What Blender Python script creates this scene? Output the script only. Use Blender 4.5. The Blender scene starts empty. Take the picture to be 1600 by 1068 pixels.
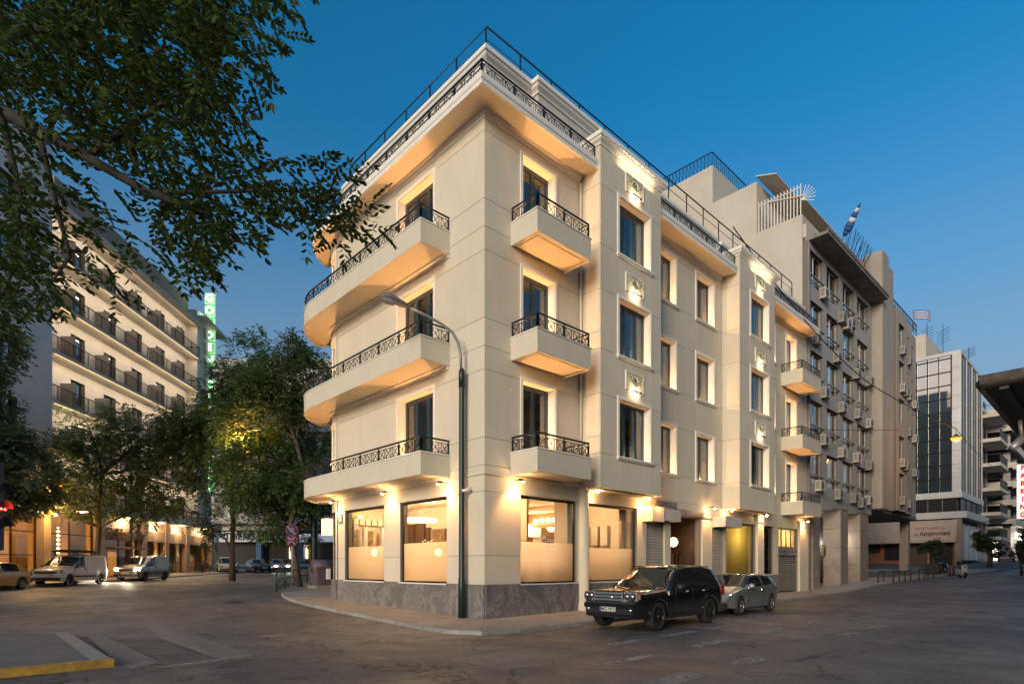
import bpy, bmesh, math, random
from mathutils import Vector, Matrix
random.seed(11)
sc = bpy.context.scene
COL = sc.collection
R_ = math.radians
# ---------------------------------------------------------------- camera, sky, sun, exposure
FOC, HOR = 911.0, 884.0                       # focal length and horizon row, in pixels of a 1600 x 1068 frame
TH = math.atan2(965, 911)
Fx, Fy = math.cos(TH), math.sin(TH); Rx, Ry = Fy, -Fx
EYE = 1.62
Cx, Cy = -11.585, -13.493
cam = bpy.data.cameras.new('camera'); camo = bpy.data.objects.new('camera', cam); COL.objects.link(camo)
camo.location = (Cx, Cy, EYE); camo.rotation_euler = (R_(90), 0, TH - R_(90))
cam.sensor_width = 36.0; cam.lens = 36.0 * FOC / 1600; cam.shift_y = (HOR - 534) / 1600.0
cam.clip_start = 0.05; cam.clip_end = 3000
sc.camera = camo
SUN_EL, SUN_AZ = R_(2.6), R_(184)             # azimuth of the afterglow, counted from +X
world = bpy.data.worlds.new('World'); sc.world = world; world.use_nodes = True
wn = world.node_tree; wn.nodes.clear()
sky = wn.nodes.new('ShaderNodeTexSky'); sky.sky_type = 'NISHITA'; sky.sun_disc = False
sky.sun_elevation = SUN_EL; sky.sun_rotation = R_(90) - SUN_AZ
sky.air_density = 1.0; sky.dust_density = 2.0; sky.ozone_density = 3.0
hsv = wn.nodes.new('ShaderNodeHueSaturation'); hsv.inputs['Saturation'].default_value = 1.2; hsv.inputs['Hue'].default_value = .492
bg = wn.nodes.new('ShaderNodeBackground'); bg.inputs['Strength'].default_value = 0.125
wo = wn.nodes.new('ShaderNodeOutputWorld')
# evening haze: the sky pales towards the horizon all round
wtc = wn.nodes.new('ShaderNodeTexCoord'); wsep = wn.nodes.new('ShaderNodeSeparateXYZ'); wmr = wn.nodes.new('ShaderNodeMapRange'); wmr.interpolation_type = 'SMOOTHSTEP'
wmr.inputs[1].default_value = .62; wmr.inputs[2].default_value = .02; wmr.inputs[3].default_value = 0.0; wmr.inputs[4].default_value = .92
wmx = wn.nodes.new('ShaderNodeMix'); wmx.data_type = 'RGBA'; wmx.inputs[7].default_value = (.60, .66, .80, 1)
wn.links.new(wtc.outputs['Generated'], wsep.inputs[0]); wn.links.new(wsep.outputs['Z'], wmr.inputs[0]); wn.links.new(wmr.outputs[0], wmx.inputs[0])
wn.links.new(sky.outputs[0], hsv.inputs['Color']); wn.links.new(hsv.outputs[0], wmx.inputs[6]); wn.links.new(wmx.outputs[2], bg.inputs[0]); wn.links.new(bg.outputs[0], wo.inputs[0])
sl = bpy.data.lights.new('sun', 'SUN'); slo = bpy.data.objects.new('sun', sl); COL.objects.link(slo)
sl.energy = 0.8; sl.angle = R_(24); sl.color = (1.0, 0.88, 0.70)
_el = R_(14); _az = SUN_AZ + R_(20); _d = Vector((math.cos(_el) * math.cos(_az), math.cos(_el) * math.sin(_az), math.sin(_el)))
slo.rotation_euler = _d.to_track_quat('Z', 'Y').to_euler()
sc.view_settings.view_transform = 'Standard'; sc.view_settings.look = 'None'
sc.view_settings.gamma = 1.0; sc.view_settings.exposure = 2.0; sc.view_settings.use_curve_mapping = False
sc.cycles.use_denoising = True
sc.cycles.max_bounces = 6; sc.cycles.diffuse_bounces = 3; sc.cycles.glossy_bounces = 3
sc.cycles.transmission_bounces = 4; sc.cycles.transparent_max_bounces = 12
sc.cycles.sample_clamp_indirect = 4.0; sc.cycles.caustics_reflective = False; sc.cycles.caustics_refractive = False

# ---------------------------------------------------------------- helpers
def lerp(p, x):
    if x <= p[0][0]: return p[0][1]
    for (a, b), (c, d) in zip(p, p[1:]):
        if x <= c:
            k = (x - a) / (c - a); return b + (d - b) * k
    return p[-1][1]
GX = [(-400, 0), (0, 0), (5, .05), (26, .15), (38.7, .6), (53, 1.2), (70, 1.9), (90, 2.4), (400, 2.6)]
def G(x, y):                                  # height of the pavements; the road lies 0.12 m lower
    return lerp(GX, x) + .02 * max(0.0, min(y, 120.0))
def RT(r, t, z=None):                         # metres to the right of / ahead of the camera -> world
    x, y = Cx + t * Fx + r * Rx, Cy + t * Fy + r * Ry
    return Vector((x, y, G(x, y) if z is None else z))
def UT(u, t, z=None): return RT((u - 800) / FOC * t, t, z)
def UV(u, v, t): return RT((u - 800) / FOC * t, t, EYE + (HOR - v) / FOC * t)

MATS = {}
def _bsdf(name):
    m = bpy.data.materials.new(name); m.use_nodes = True
    return m, m.node_tree, m.node_tree.nodes['Principled BSDF']
def mat(name, col, rough=.7, metal=0, var=0.0, scale=3.0, bump=0.0, bscale=40.0, rnd=0.0, spec=.5, coat=0, stretch=None):
    if name in MATS: return MATS[name]
    m, nt, b = _bsdf(name)
    b.inputs['Roughness'].default_value = rough; b.inputs['Metallic'].default_value = metal
    b.inputs['Specular IOR Level'].default_value = spec; b.inputs['Coat Weight'].default_value = coat
    b.inputs['Base Color'].default_value = (*col, 1)
    L = nt.links.new; out = None
    if var or bump:
        tc = nt.nodes.new('ShaderNodeTexCoord'); src = tc.outputs['Object']
        if stretch:
            mp = nt.nodes.new('ShaderNodeMapping'); mp.inputs['Scale'].default_value = stretch; L(src, mp.inputs[0]); src = mp.outputs[0]
    if var:
        n = nt.nodes.new('ShaderNodeTexNoise'); n.inputs['Scale'].default_value = scale; n.inputs['Detail'].default_value = 6
        n.inputs['Roughness'].default_value = .65; L(src, n.inputs['Vector'])
        r = nt.nodes.new('ShaderNodeMapRange'); r.inputs[1].default_value = .3; r.inputs[2].default_value = .7
        r.inputs[3].default_value = 1 - var; r.inputs[4].default_value = 1 + var; L(n.outputs['Fac'], r.inputs[0]); out = r.outputs[0]
    if rnd:
        oi = nt.nodes.new('ShaderNodeObjectInfo'); r2 = nt.nodes.new('ShaderNodeMapRange')
        r2.inputs[3].default_value = 1 - rnd; r2.inputs[4].default_value = 1 + rnd; L(oi.outputs['Random'], r2.inputs[0])
        if out is None: out = r2.outputs[0]
        else:
            mm = nt.nodes.new('ShaderNodeMath'); mm.operation = 'MULTIPLY'; L(out, mm.inputs[0]); L(r2.outputs[0], mm.inputs[1]); out = mm.outputs[0]
    if out is not None:
        vm = nt.nodes.new('ShaderNodeVectorMath'); vm.operation = 'SCALE'; vm.inputs[0].default_value = col
        L(out, vm.inputs['Scale']); L(vm.outputs[0], b.inputs['Base Color'])
    if bump:
        n2 = nt.nodes.new('ShaderNodeTexNoise'); n2.inputs['Scale'].default_value = bscale; n2.inputs['Detail'].default_value = 4; L(src, n2.inputs['Vector'])
        bp = nt.nodes.new('ShaderNodeBump'); bp.inputs['Strength'].default_value = bump; bp.inputs['Distance'].default_value = .02
        L(n2.outputs['Fac'], bp.inputs['Height']); L(bp.outputs[0], b.inputs['Normal'])
    MATS[name] = m; return m
def emat(name, col, strength):
    if name in MATS: return MATS[name]
    m, nt, b = _bsdf(name)
    b.inputs['Base Color'].default_value = (*col, 1); b.inputs['Emission Color'].default_value = (*col, 1); b.inputs['Emission Strength'].default_value = strength
    MATS[name] = m; return m
def glass(name, tint=(1, 1, 1), refl=.08, rough=.0, diff=0.0, dcol=(.8, .8, .8), thru=1.0):
    # thin pane: sheen by Fresnel over a see-through (or partly frosted) sheet
    if name in MATS: return MATS[name]
    m = bpy.data.materials.new(name); m.use_nodes = True; nt = m.node_tree; nt.nodes.clear(); L = nt.links.new
    o = nt.nodes.new('ShaderNodeOutputMaterial'); tr = nt.nodes.new('ShaderNodeBsdfTransparent'); tr.inputs[0].default_value = (*tint, 1)
    base = tr.outputs[0]
    if diff:
        ts = nt.nodes.new('ShaderNodeBsdfTranslucent'); ts.inputs[0].default_value = (*dcol, 1)
        mx = nt.nodes.new('ShaderNodeMixShader'); mx.inputs[0].default_value = diff; L(base, mx.inputs[1]); L(ts.outputs[0], mx.inputs[2]); base = mx.outputs[0]
    gl = nt.nodes.new('ShaderNodeBsdfGlossy'); gl.inputs['Roughness'].default_value = rough
    lw = nt.nodes.new('ShaderNodeLayerWeight'); lw.inputs[0].default_value = .5; pw = nt.nodes.new('ShaderNodeMath'); pw.operation = 'POWER'; pw.inputs[1].default_value = 4.0; L(lw.outputs['Facing'], pw.inputs[0])
    mr = nt.nodes.new('ShaderNodeMapRange'); mr.inputs[3].default_value = refl; mr.inputs[4].default_value = 1; L(pw.outputs[0], mr.inputs[0])
    mx = nt.nodes.new('ShaderNodeMixShader'); L(mr.outputs[0], mx.inputs[0]); L(base, mx.inputs[1]); L(gl.outputs[0], mx.inputs[2]); L(mx.outputs[0], o.inputs[0])
    MATS[name] = m; return m

class MB:
    def __init__(s): s.v = []; s.f = []; s.sm = []
    def add(s, v, f, smooth=False):
        o = len(s.v); s.v += [tuple(q) for q in v]; s.f += [tuple(i + o for i in q) for q in f]; s.sm += [smooth] * len(f); return s
    def box(s, x0, x1, y0, y1, z0, z1):
        if x0 > x1: x0, x1 = x1, x0
        if y0 > y1: y0, y1 = y1, y0
        if z0 > z1: z0, z1 = z1, z0
        return s.add([(x0,y0,z0),(x1,y0,z0),(x1,y1,z0),(x0,y1,z0),(x0,y0,z1),(x1,y0,z1),(x1,y1,z1),(x0,y1,z1)],
                     [(0,3,2,1),(4,5,6,7),(0,1,5,4),(1,2,6,5),(2,3,7,6),(3,0,4,7)])
    def tube(s, pts, r, n=8, cap=True, smooth=True):
        pts = [Vector(p) for p in pts]; rr = r if isinstance(r, (list, tuple)) else [r] * len(pts)
        vs = []; up0 = None
        for i, p in enumerate(pts):
            d = (pts[min(i + 1, len(pts) - 1)] - pts[max(i - 1, 0)]).normalized()
            ref = Vector((0, 0, 1)) if abs(d.z) < .95 else Vector((1, 0, 0))
            a = d.cross(ref).normalized()
            if up0 is not None and a.dot(up0) < 0: a = -a
            up0 = a; b = d.cross(a)
            for k in range(n):
                t = 2 * math.pi * (k + .5) / n; vs.append(p + (a * math.cos(t) + b * math.sin(t)) * rr[i])
        fs = [(i*n+k, i*n+(k+1)%n, (i+1)*n+(k+1)%n, (i+1)*n+k) for i in range(len(pts)-1) for k in range(n)]
        if cap: fs += [tuple(range(n))[::-1], tuple(range((len(pts)-1)*n, len(pts)*n))]
        return s.add(vs, fs, smooth)
    def bar(s, p, q, w): return s.tube([p, q], w * .7071, 4, True, False)
    def prism(s, poly, z0, z1):               # plan polygon, counter-clockwise
        n = len(poly); v = [(x, y, z0) for x, y in poly] + [(x, y, z1) for x, y in poly]
        return s.add(v, [tuple(range(n))[::-1], tuple(range(n, 2*n))] + [(i, (i+1)%n, n+(i+1)%n, n+i) for i in range(n)])
    def lathe(s, prof, n=16, c=(0,0,0), axis='z', smooth=True, closed=False):
        vs = []
        for r, h in prof:
            for k in range(n):
                t = 2*math.pi*k/n; a, b = r*math.cos(t), r*math.sin(t)
                q = (a, b, h) if axis == 'z' else ((a, h, b) if axis == 'y' else (h, a, b))
                vs.append((q[0]+c[0], q[1]+c[1], q[2]+c[2]))
        m = len(prof)
        fs = [(i*n+k, i*n+(k+1)%n, (i+1)*n+(k+1)%n, (i+1)*n+k) for i in range(m-1) for k in range(n)]
        if closed: fs += [((m-1)*n+k, (m-1)*n+(k+1)%n, (k+1)%n, k) for k in range(n)]
        if prof[0][0] > 1e-5 and not closed: fs.append(tuple(range(n))[::-1])
        if prof[-1][0] > 1e-5 and not closed: fs.append(tuple(range((m-1)*n, m*n)))
        return s.add(vs, fs, smooth)
    def sweep(s, path, prof, closed_prof=True):   # path: plan points; prof: (offset to the left of travel, z)
        n = len(path); P = [Vector((p[0], p[1])) for p in path]; nor = []
        for i in range(n):
            d0 = (P[i] - P[i-1]).normalized() if i else None; d1 = (P[i+1] - P[i]).normalized() if i < n-1 else None
            if d0 is None: nv = Vector((-d1.y, d1.x))
            elif d1 is None: nv = Vector((-d0.y, d0.x))
            else:
                n0 = Vector((-d0.y, d0.x)); n1 = Vector((-d1.y, d1.x)); nv = (n0 + n1); nv = nv / max(.3, nv.dot(n1)) if nv.length > .01 else n1
            nor.append(nv)
        m = len(prof); vs = []
        for i in range(n):
            for o, z in prof:
                q = P[i] + nor[i] * o; vs.append((q.x, q.y, z))
        fs = [(i*m+k, (i+1)*m+k, (i+1)*m+(k+1)%m, i*m+(k+1)%m) for i in range(n-1) for k in range(m if closed_prof else m-1)]
        if closed_prof: fs += [tuple(range(m)), tuple(range((n-1)*m, n*m))[::-1]]
        return s.add(vs, fs)
    def mesh(s, name):
        me = bpy.data.meshes.new(name); me.from_pydata(s.v, [], s.f)
        if any(s.sm): me.polygons.foreach_set('use_smooth', s.sm)
        bm = bmesh.new(); bm.from_mesh(me); bmesh.ops.recalc_face_normals(bm, faces=bm.faces); bm.to_mesh(me); bm.free()
        return me
    def raw(s, name):
        me = bpy.data.meshes.new(name); me.from_pydata(s.v, [], s.f); me.update(); return me
    def build(s, name, m, parent=None, loc=None):
        return link(name, s.mesh(name), m, parent, loc)
def link(name, me, m, parent=None, loc=None):
    o = bpy.data.objects.new(name, me); COL.objects.link(o)
    if m is not None and not me.materials: me.materials.append(m)
    if parent: o.parent = parent
    if loc is not None: o.location = loc
    return o
def thing(name, label, cat, loc=(0,0,0), rz=0.0, group=None):
    o = bpy.data.objects.new(name, None); COL.objects.link(o); o.location = loc; o.rotation_euler = (0, 0, rz)
    o.empty_display_size = .2; return tag(o, label, cat, group)
def tag(o, label, cat, group=None):
    o['label'] = label; o['category'] = cat
    if group: o['group'] = group
    return o
def struct(o, kind='structure'): o['kind'] = kind; return o
def light(kind, loc, energy, col, size=.05, parent=None, aim=None, spot=None, blend=.5):
    l = bpy.data.lights.new('lamp_light', kind); l.energy = energy; l.color = col
    if kind == 'AREA': l.size = size
    else: l.shadow_soft_size = size
    if spot: l.spot_size = spot; l.spot_blend = blend
    o = bpy.data.objects.new('lamp_light', l); COL.objects.link(o); o.location = loc
    if aim is not None: o.rotation_euler = (-Vector(aim)).to_track_quat('Z', 'Y').to_euler()
    if parent: o.parent = parent
    return o
def text_mesh(s, size, depth=.01, font_shear=0, bold=0.0, align='CENTER', spacing=1.0):
    c = bpy.data.curves.new('lettering', 'FONT'); c.body = s; c.size = size; c.extrude = depth; c.align_x = align; c.align_y = 'CENTER'
    c.offset = bold; c.shear = font_shear; c.space_character = spacing; c.resolution_u = 3
    o = bpy.data.objects.new('lettering', c); COL.objects.link(o)
    dg = bpy.context.evaluated_depsgraph_get(); me = bpy.data.meshes.new_from_object(o.evaluated_get(dg)); bpy.data.objects.remove(o); bpy.data.curves.remove(c)
    return me
def lettering(s, size, m, parent, loc, xdir, up=(0,0,1), name='lettering', **k):
    me = text_mesh(s, size, **k); o = link(name, me, m, parent)
    X = Vector(xdir).normalized(); U = Vector(up).normalized(); N = X.cross(U)
    M = Matrix((X, U, N)).transposed().to_4x4(); M.translation = Vector(loc); o.matrix_local = M
    return o
WARM = (1.0, .49, .17)
# ================================================================ ground, pavements, markings
def asphalt():
    m, nt, b = _bsdf('asphalt'); L = nt.links.new
    tc = nt.nodes.new('ShaderNodeTexCoord').outputs['Object']
    def noise(s, d=5, r=.6):
        n = nt.nodes.new('ShaderNodeTexNoise'); n.inputs['Scale'].default_value = s; n.inputs['Detail'].default_value = d; n.inputs['Roughness'].default_value = r; L(tc, n.inputs['Vector']); return n.outputs['Fac']
    def ramp(src, pts):
        r = nt.nodes.new('ShaderNodeValToRGB'); L(src, r.inputs[0]); e = r.color_ramp.elements
        e[0].position, e[0].color = pts[0][0], (*pts[0][1], 1); e[1].position, e[1].color = pts[-1][0], (*pts[-1][1], 1)
        for p, c in pts[1:-1]:
            k = e.new(p); k.color = (*c, 1)
        return r.outputs[0]
    def mix(op, f, a, c):
        x = nt.nodes.new('ShaderNodeMix'); x.data_type = 'RGBA'; x.blend_type = op
        if isinstance(f, float): x.inputs[0].default_value = f
        else: L(f, x.inputs[0])
        L(a, x.inputs[6])
        if isinstance(c, tuple): x.inputs[7].default_value = (*c, 1)
        else: L(c, x.inputs[7])
        return x.outputs[2]
    big = ramp(noise(.16, 5, .55), [(.36, (.140, .119, .103)), (.5, (.158, .135, .117)), (.64, (.178, .152, .132))])
    fine = ramp(noise(38, 4, .85), [(.32, (.42, .42, .42)), (.68, (1.55, 1.55, 1.55))])
    c = mix('MULTIPLY', 1.0, big, fine)
    c = mix('MULTIPLY', 1.0, c, ramp(noise(9, 5, .8), [(.36, (.74, .74, .74)), (.64, (1.22, 1.22, 1.22))]))
    st = ramp(noise(1.1, 6, .7), [(.40, (.70, .70, .70)), (.6, (1.1, 1.1, 1.1))]); c = mix('MULTIPLY', .8, c, st)
    # repair patches: angular cells, each its own tone
    vo = nt.nodes.new('ShaderNodeTexVoronoi'); vo.inputs['Scale'].default_value = .17; vo.distance = 'CHEBYCHEV'; L(tc, vo.inputs['Vector'])
    sp = nt.nodes.new('ShaderNodeSeparateColor'); L(vo.outputs['Color'], sp.inputs[0])
    pt = ramp(sp.outputs[0], [(.25, (.78, .79, .81)), (.75, (1.18, 1.15, 1.12))]); c = mix('MULTIPLY', 1.0, c, pt)
    # cracks
    wp = nt.nodes.new('ShaderNodeTexNoise'); wp.inputs['Scale'].default_value = 1.3; wp.inputs['Detail'].default_value = 4; L(tc, wp.inputs['Vector'])
    va = nt.nodes.new('ShaderNodeVectorMath'); va.operation = 'MULTIPLY_ADD'; va.inputs[1].default_value = (1.1, 1.1, 1.1); L(wp.outputs['Color'], va.inputs[0]); L(tc, va.inputs[2])
    vc = nt.nodes.new('ShaderNodeTexVoronoi'); vc.feature = 'DISTANCE_TO_EDGE'; vc.inputs['Scale'].default_value = .28; L(va.outputs[0], vc.inputs['Vector'])
    cr = ramp(vc.outputs['Distance'], [(.003, (.28, .27, .26)), (.012, (1, 1, 1))]); c = mix('MULTIPLY', 1.0, c, cr)
    L(c, b.inputs['Base Color'])
    rr = nt.nodes.new('ShaderNodeMapRange'); rr.inputs[1].default_value = .35; rr.inputs[2].default_value = .65; rr.inputs[3].default_value = .42; rr.inputs[4].default_value = .72; L(noise(.5, 5, .6), rr.inputs[0]); L(rr.outputs[0], b.inputs['Roughness'])
    bp = nt.nodes.new('ShaderNodeBump'); bp.inputs['Strength'].default_value = .9; bp.inputs['Distance'].default_value = .015; L(noise(38, 4, .75), bp.inputs['Height']); L(bp.outputs[0], b.inputs['Normal'])
    return m
ASPH = asphalt()
def sheet(name, xs, ys, hf, m):
    nx, ny = len(xs), len(ys); v = [(x, y, hf(x, y)) for y in ys for x in xs]
    f = [(j*nx+i, j*nx+i+1, (j+1)*nx+i+1, (j+1)*nx+i) for j in range(ny-1) for i in range(nx-1)]
    me = bpy.data.meshes.new(name); me.from_pydata(v, [], f); me.update(); return link(name, me, m)
def axis(lo, a, b, hi):
    r = [lo, lo*.5 + a*.5, lo*.2 + a*.8]; x = a
    while x < b: r.append(x); x += 2.0
    return r + [b, b*.8 + hi*.2, b*.5 + hi*.5, hi]
struct(sheet('road', axis(-500, -40, 130, 700), axis(-500, -40, 130, 700), lambda x, y: G(x, y) - .12, ASPH))

PAVE = mat('pavement_concrete', (.31, .265, .215), .75, var=.16, scale=1.2, bump=.25, bscale=60, rnd=.10)
PAVEB = mat('pavement_bed', (.12, .105, .09), .85, var=.2, scale=2)
KERB = mat('kerb_stone', (.27, .25, .22), .7, var=.28, scale=5, bump=.3, bscale=30, rnd=.12)
def resample(path, step):
    P = [Vector(p) for p in path]; out = [P[0].copy()]; acc = 0.0
    for a, b in zip(P, P[1:]):
        d = (b - a).length; pos = step - acc
        while pos <= d: out.append(a + (b - a) * (pos / d)); pos += step
        acc = d - (pos - step)
    if (out[-1] - P[-1]).length > step * .3: out.append(P[-1].copy())
    return out
def smooth(path, it=2):
    P = [Vector(p) for p in path]
    for _ in range(it):
        Q = [P[0]]
        for a, b in zip(P, P[1:]): Q += [a * .75 + b * .25, a * .25 + b * .75]
        P = Q + [P[-1]]
    return P
def pavement(name, outer, width, n_across, kw=.22, drop=.12, slab=1.15, slabs_to=1e9, rise=0.0):
    """outer kerb line (plan points, pavement to the left of travel); width: metres or a function of the running index"""
    P = resample(outer, slab); n = len(P); root = bpy.data.objects.new(name, None); COL.objects.link(root); struct(root)
    N = []
    for i in range(n):
        d = (P[min(i+1, n-1)] - P[max(i-1, 0)]).normalized(); N.append(Vector((-d.y, d.x)))
    W = [width(p) if callable(width) else width for p in P]
    def at(i, o, dz): q = P[i] + N[i] * o; return (q.x, q.y, G(q.x, q.y) + dz + rise)
    mb = MB(); v = []
    for i in range(n): v += [at(i, .02, -drop - .1), at(i, .02, -.02), at(i, W[i], -.02), at(i, W[i], -drop - .1)]
    mb.add(v, [(4*i+k, 4*i+4+k, 4*i+5+k, 4*i+1+k) for i in range(n-1) for k in range(3)]); mb.build('bed', PAVEB, root)
    g = .006
    for i in range(n - 1):
        mk = MB(); j = random.uniform(-.012, .008)
        def lp(k, a, b): return (Vector(a) * (1-k) + Vector(b) * k)
        e = g / slab
        a0, a1 = at(i, 0, j), at(i+1, 0, j); b0, b1 = at(i, kw, j), at(i+1, kw, j)
        q = [lp(e, a0, a1), lp(1-e, a0, a1), lp(1-e, b0, b1), lp(e, b0, b1)]
        dn = Vector((0, 0, -drop - .1)); ch = Vector((0, 0, -.02)); off = (q[3] - q[0]).normalized() * .025
        mk.add([q[0]+off, q[1]+off, q[2], q[3], q[0]+ch, q[1]+ch, q[0]+dn, q[1]+dn, q[2]+dn, q[3]+dn],
               [(0,1,2,3),(4,5,1,0),(6,7,5,4),(7,8,2,1,5),(8,9,3,2),(9,6,4,0,3)]); mk.build('kerb_stone', KERB, root)
    for i in range(n - 1):
        if i * slab > slabs_to: break
        for k in range(n_across):
            o0 = kw + (W[i]-kw) * k / n_across + g; o1 = kw + (W[i]-kw) * (k+1) / n_across - g
            p0 = kw + (W[i+1]-kw) * k / n_across + g; p1 = kw + (W[i+1]-kw) * (k+1) / n_across - g
            h = random.uniform(-.003, .003) - .004
            c = [Vector(at(i, o0, h)), Vector(at(i+1, p0, h)), Vector(at(i+1, p1, h)), Vector(at(i, o1, h))]
            d = (c[1] - c[0]).normalized() * g; c[0] += d; c[3] += d; c[1] -= d; c[2] -= d
            dn = Vector((0, 0, -.03)); MB().add(c + [q + dn for q in c], [(0,1,2,3),(0,4,5,1),(1,5,6,2),(2,6,7,3),(3,7,4,0)]).build('paving_slab', PAVE, root)
    return root
main_kerb = smooth([(9.5, 30), (5.0, 24), (1.4, 18.5), (-.4, 14.8), (-1.5, 10.5), (-2.0, 6), (-2.25, 2.5), (-2.5, -.6), (-2.6, -1.9), (-1.9, -2.5), (-.3, -2.6),
                    (4, -2.6), (10, -2.5), (18, -2.3), (26, -2.1), (34, -2.0), (40, -2.4), (46, -3.5), (50, -4.6), (58, -6.0), (80, -6.6), (130, -6.6)], 2)
def main_w(p):
    if p.y > 10: return 6.0
    if p.y > -.5: return -p.x + .35 if p.x < 2 else 5
    if p.x < 0: return 2.7
    return min(-p.y + .35, 9) if p.x < 38 else (9.0 if p.x < 52 else 4.2)
pavement('pavement', main_kerb, main_w, 2, slabs_to=95)
# hotel side: pavement along the other side of the avenue
HD = Vector((Fx - .0516 * Rx, Fy - .0516 * Ry)).normalized(); HN = Vector((HD.y, -HD.x))   # receding / towards the street
H0 = RT(-31.5, 61.7); H0 = Vector((H0.x, H0.y))
def HP(a, o): q = H0 - HD * a + HN * o; return (q.x, q.y)                       # a: metres towards the camera, o: out of the facade
pavement('pavement', [HP(-14, 3.4), HP(-4, 3.2), HP(10, 3.0), HP(45, 3.0)][::-1], 5.0, 2, slab=1.6)
pavement('pavement', [HP(-60, 3.4), HP(-20, 3.4)][::-1], 5.0, 1, slab=3)
pavement('pavement', smooth([(-16, -15.6), (-7, -15.4), (10, -15.0), (40, -14.0), (70, -14.5), (110, -15)], 1)[::-1], 6.0, 1, slab=2.5)
# traffic island with a painted kerb
isl = bpy.data.objects.new('traffic_island', None); COL.objects.link(isl); tag(isl, 'low asphalt traffic island with a yellow painted kerb', 'traffic island')
ISLT = mat('island_asphalt', (.135, .122, .11), .75, var=.25, scale=.9, bump=.5, bscale=50)
MB().prism([(-17, -1.25), (-9.95, -1.25), (-9.95, 4.3), (-11, 5.2), (-17, 6.2)], -.2, .0).build('top', ISLT, isl)
YEL = mat('yellow_kerb_paint', (.36, .21, .035), .6, var=.45, scale=5, bump=.3, bscale=25)
for i, (a, b) in enumerate([(-17, -15), (-15, -13), (-13, -11.2), (-11.2, -9.66)]):
    MB().box(a+.006, b-.006, -1.44, -1.255, -.2, .015).build('kerb_stone', YEL, isl)
LC = mat('light_concrete', (.25, .225, .195), .75, var=.2, scale=3, bump=.3)
for i in range(5):
    MB().box(-9.945, -9.68, -1.25 + i*1.13, -1.25 + (i+1)*1.13 - .012, -.2, .008).build('edge_stone', LC, isl)
WORN = bpy.data.materials.new('worn_road_paint'); WORN.use_nodes = True
def _worn():
    nt = WORN.node_tree; L = nt.links.new; b = nt.nodes['Principled BSDF']; b.inputs['Base Color'].default_value = (.36, .32, .285, 1); b.inputs['Roughness'].default_value = .6
    o = nt.nodes['Material Output']; tr = nt.nodes.new('ShaderNodeBsdfTransparent'); mx = nt.nodes.new('ShaderNodeMixShader')
    tc = nt.nodes.new('ShaderNodeTexCoord'); n = nt.nodes.new('ShaderNodeTexNoise'); n.inputs['Scale'].default_value = 6; n.inputs['Detail'].default_value = 8; n.inputs['Roughness'].default_value = .75; L(tc.outputs['Object'], n.inputs['Vector'])
    r = nt.nodes.new('ShaderNodeMapRange'); r.inputs[1].default_value = .38; r.inputs[2].default_value = .58; r.inputs[3].default_value = .05; r.inputs[4].default_value = .85; L(n.outputs['Fac'], r.inputs[0])
    L(r.outputs[0], mx.inputs[0]); L(tr.outputs[0], mx.inputs[1]); L(b.outputs[0], mx.inputs[2]); L(mx.outputs[0], o.inputs[0])
_worn()
def marking(pts, dz=.004):
    me = bpy.data.meshes.new('road_marking'); me.from_pydata([(x, y, G(x, y) - .12 + dz) for x, y in pts], [], [tuple(range(len(pts)))]); me.update()
    return struct(link('road_marking', me, WORN))
for i in range(14):                                             # lane dashes up the side street
    x = -3.2 + i * 3.1; dx = 1.7 if i else 1.5; y = -7.0 + .02 * x
    marking([(x, y-.16), (x+dx, y-.15), (x+dx, y+.12), (x, y+.11)])
for i in range(5):
    x = -4.2 + i * 2.6; marking([(x, -8.9 + .05*i), (x+1.5, -8.85), (x+1.5, -8.5), (x, -8.5)])
for i in range(3):
    x = -1.2 + i * 2.2; marking([(x, -5.75), (x+1.6, -5.7), (x+1.6, -5.45), (x, -5.45)])
for i, (x, y) in enumerate([(-5.9, -1.15), (-4.8, -1.35), (-3.75, -1.5), (-6.3, 1.2), (-5.2, 1.5)]): # remains of a crossing
    marking([(x, y-.28), (x+.62, y-.34), (x+.62, y+.05), (x, y+.1)])
for i in range(4):
    marking([(-9.3 + .1*i, -2.0 - i*.0 + 0), (-8.6, -2.15), (-7.6, -1.9), (-8.2, -1.75)]) if i == 0 else None
struct(MB().lathe([(.0, .0), (.33, .0), (.35, -.03)], 20, (13.2, -2.95, G(13.2, -2.95) - .112)).build('manhole', mat('iron_cover', (.03, .028, .026), .5, metal=.6), None))

# old repairs: lighter and darker asphalt laid into the road
def GP(u, v): t = FOC * (EYE+.12) / (v-HOR); q = RT((u-800)/FOC*t, t, 0); return (q.x, q.y)
PT1 = mat('pale_asphalt', (.175, .152, .132), .7, var=.18, scale=2.5, bump=.4, bscale=45); PT2 = mat('dark_asphalt', (.115, .1, .088), .6, var=.2, scale=3, bump=.4, bscale=45)
def patch(px, m, dz=.004):
    me = bpy.data.meshes.new('road_patch'); pts = [GP(*q) for q in px]; me.from_pydata([(x, y, G(x, y)-.12+dz) for x, y in pts], [], [tuple(range(len(pts)))]); me.update(); struct(link('road_patch', me, m))
patch([(120, 986), (132, 984), (250, 1034), (205, 1044), (183, 1036)], PT1)
patch([(60, 984), (252, 977), (330, 1002), (402, 1024), (345, 1030), (250, 1000), (232, 984), (70, 990)], PT1)
patch([(318, 1052), (900, 1003), (905, 1006), (322, 1056)], PT2); patch([(520, 1066), (1030, 1010), (1033, 1012), (540, 1068)], PT2)
patch([(200, 960), (420, 944), (424, 947), (205, 964)], PT2); patch([(350, 950), (365, 944), (440, 965), (520, 985), (512, 988), (430, 970)], PT2)
patch([(1150, 1022), (1330, 990), (1400, 996), (1230, 1034)], PT2, .003); patch([(700, 1030), (820, 1014), (905, 1024), (790, 1046)], PT1, .003)
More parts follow.
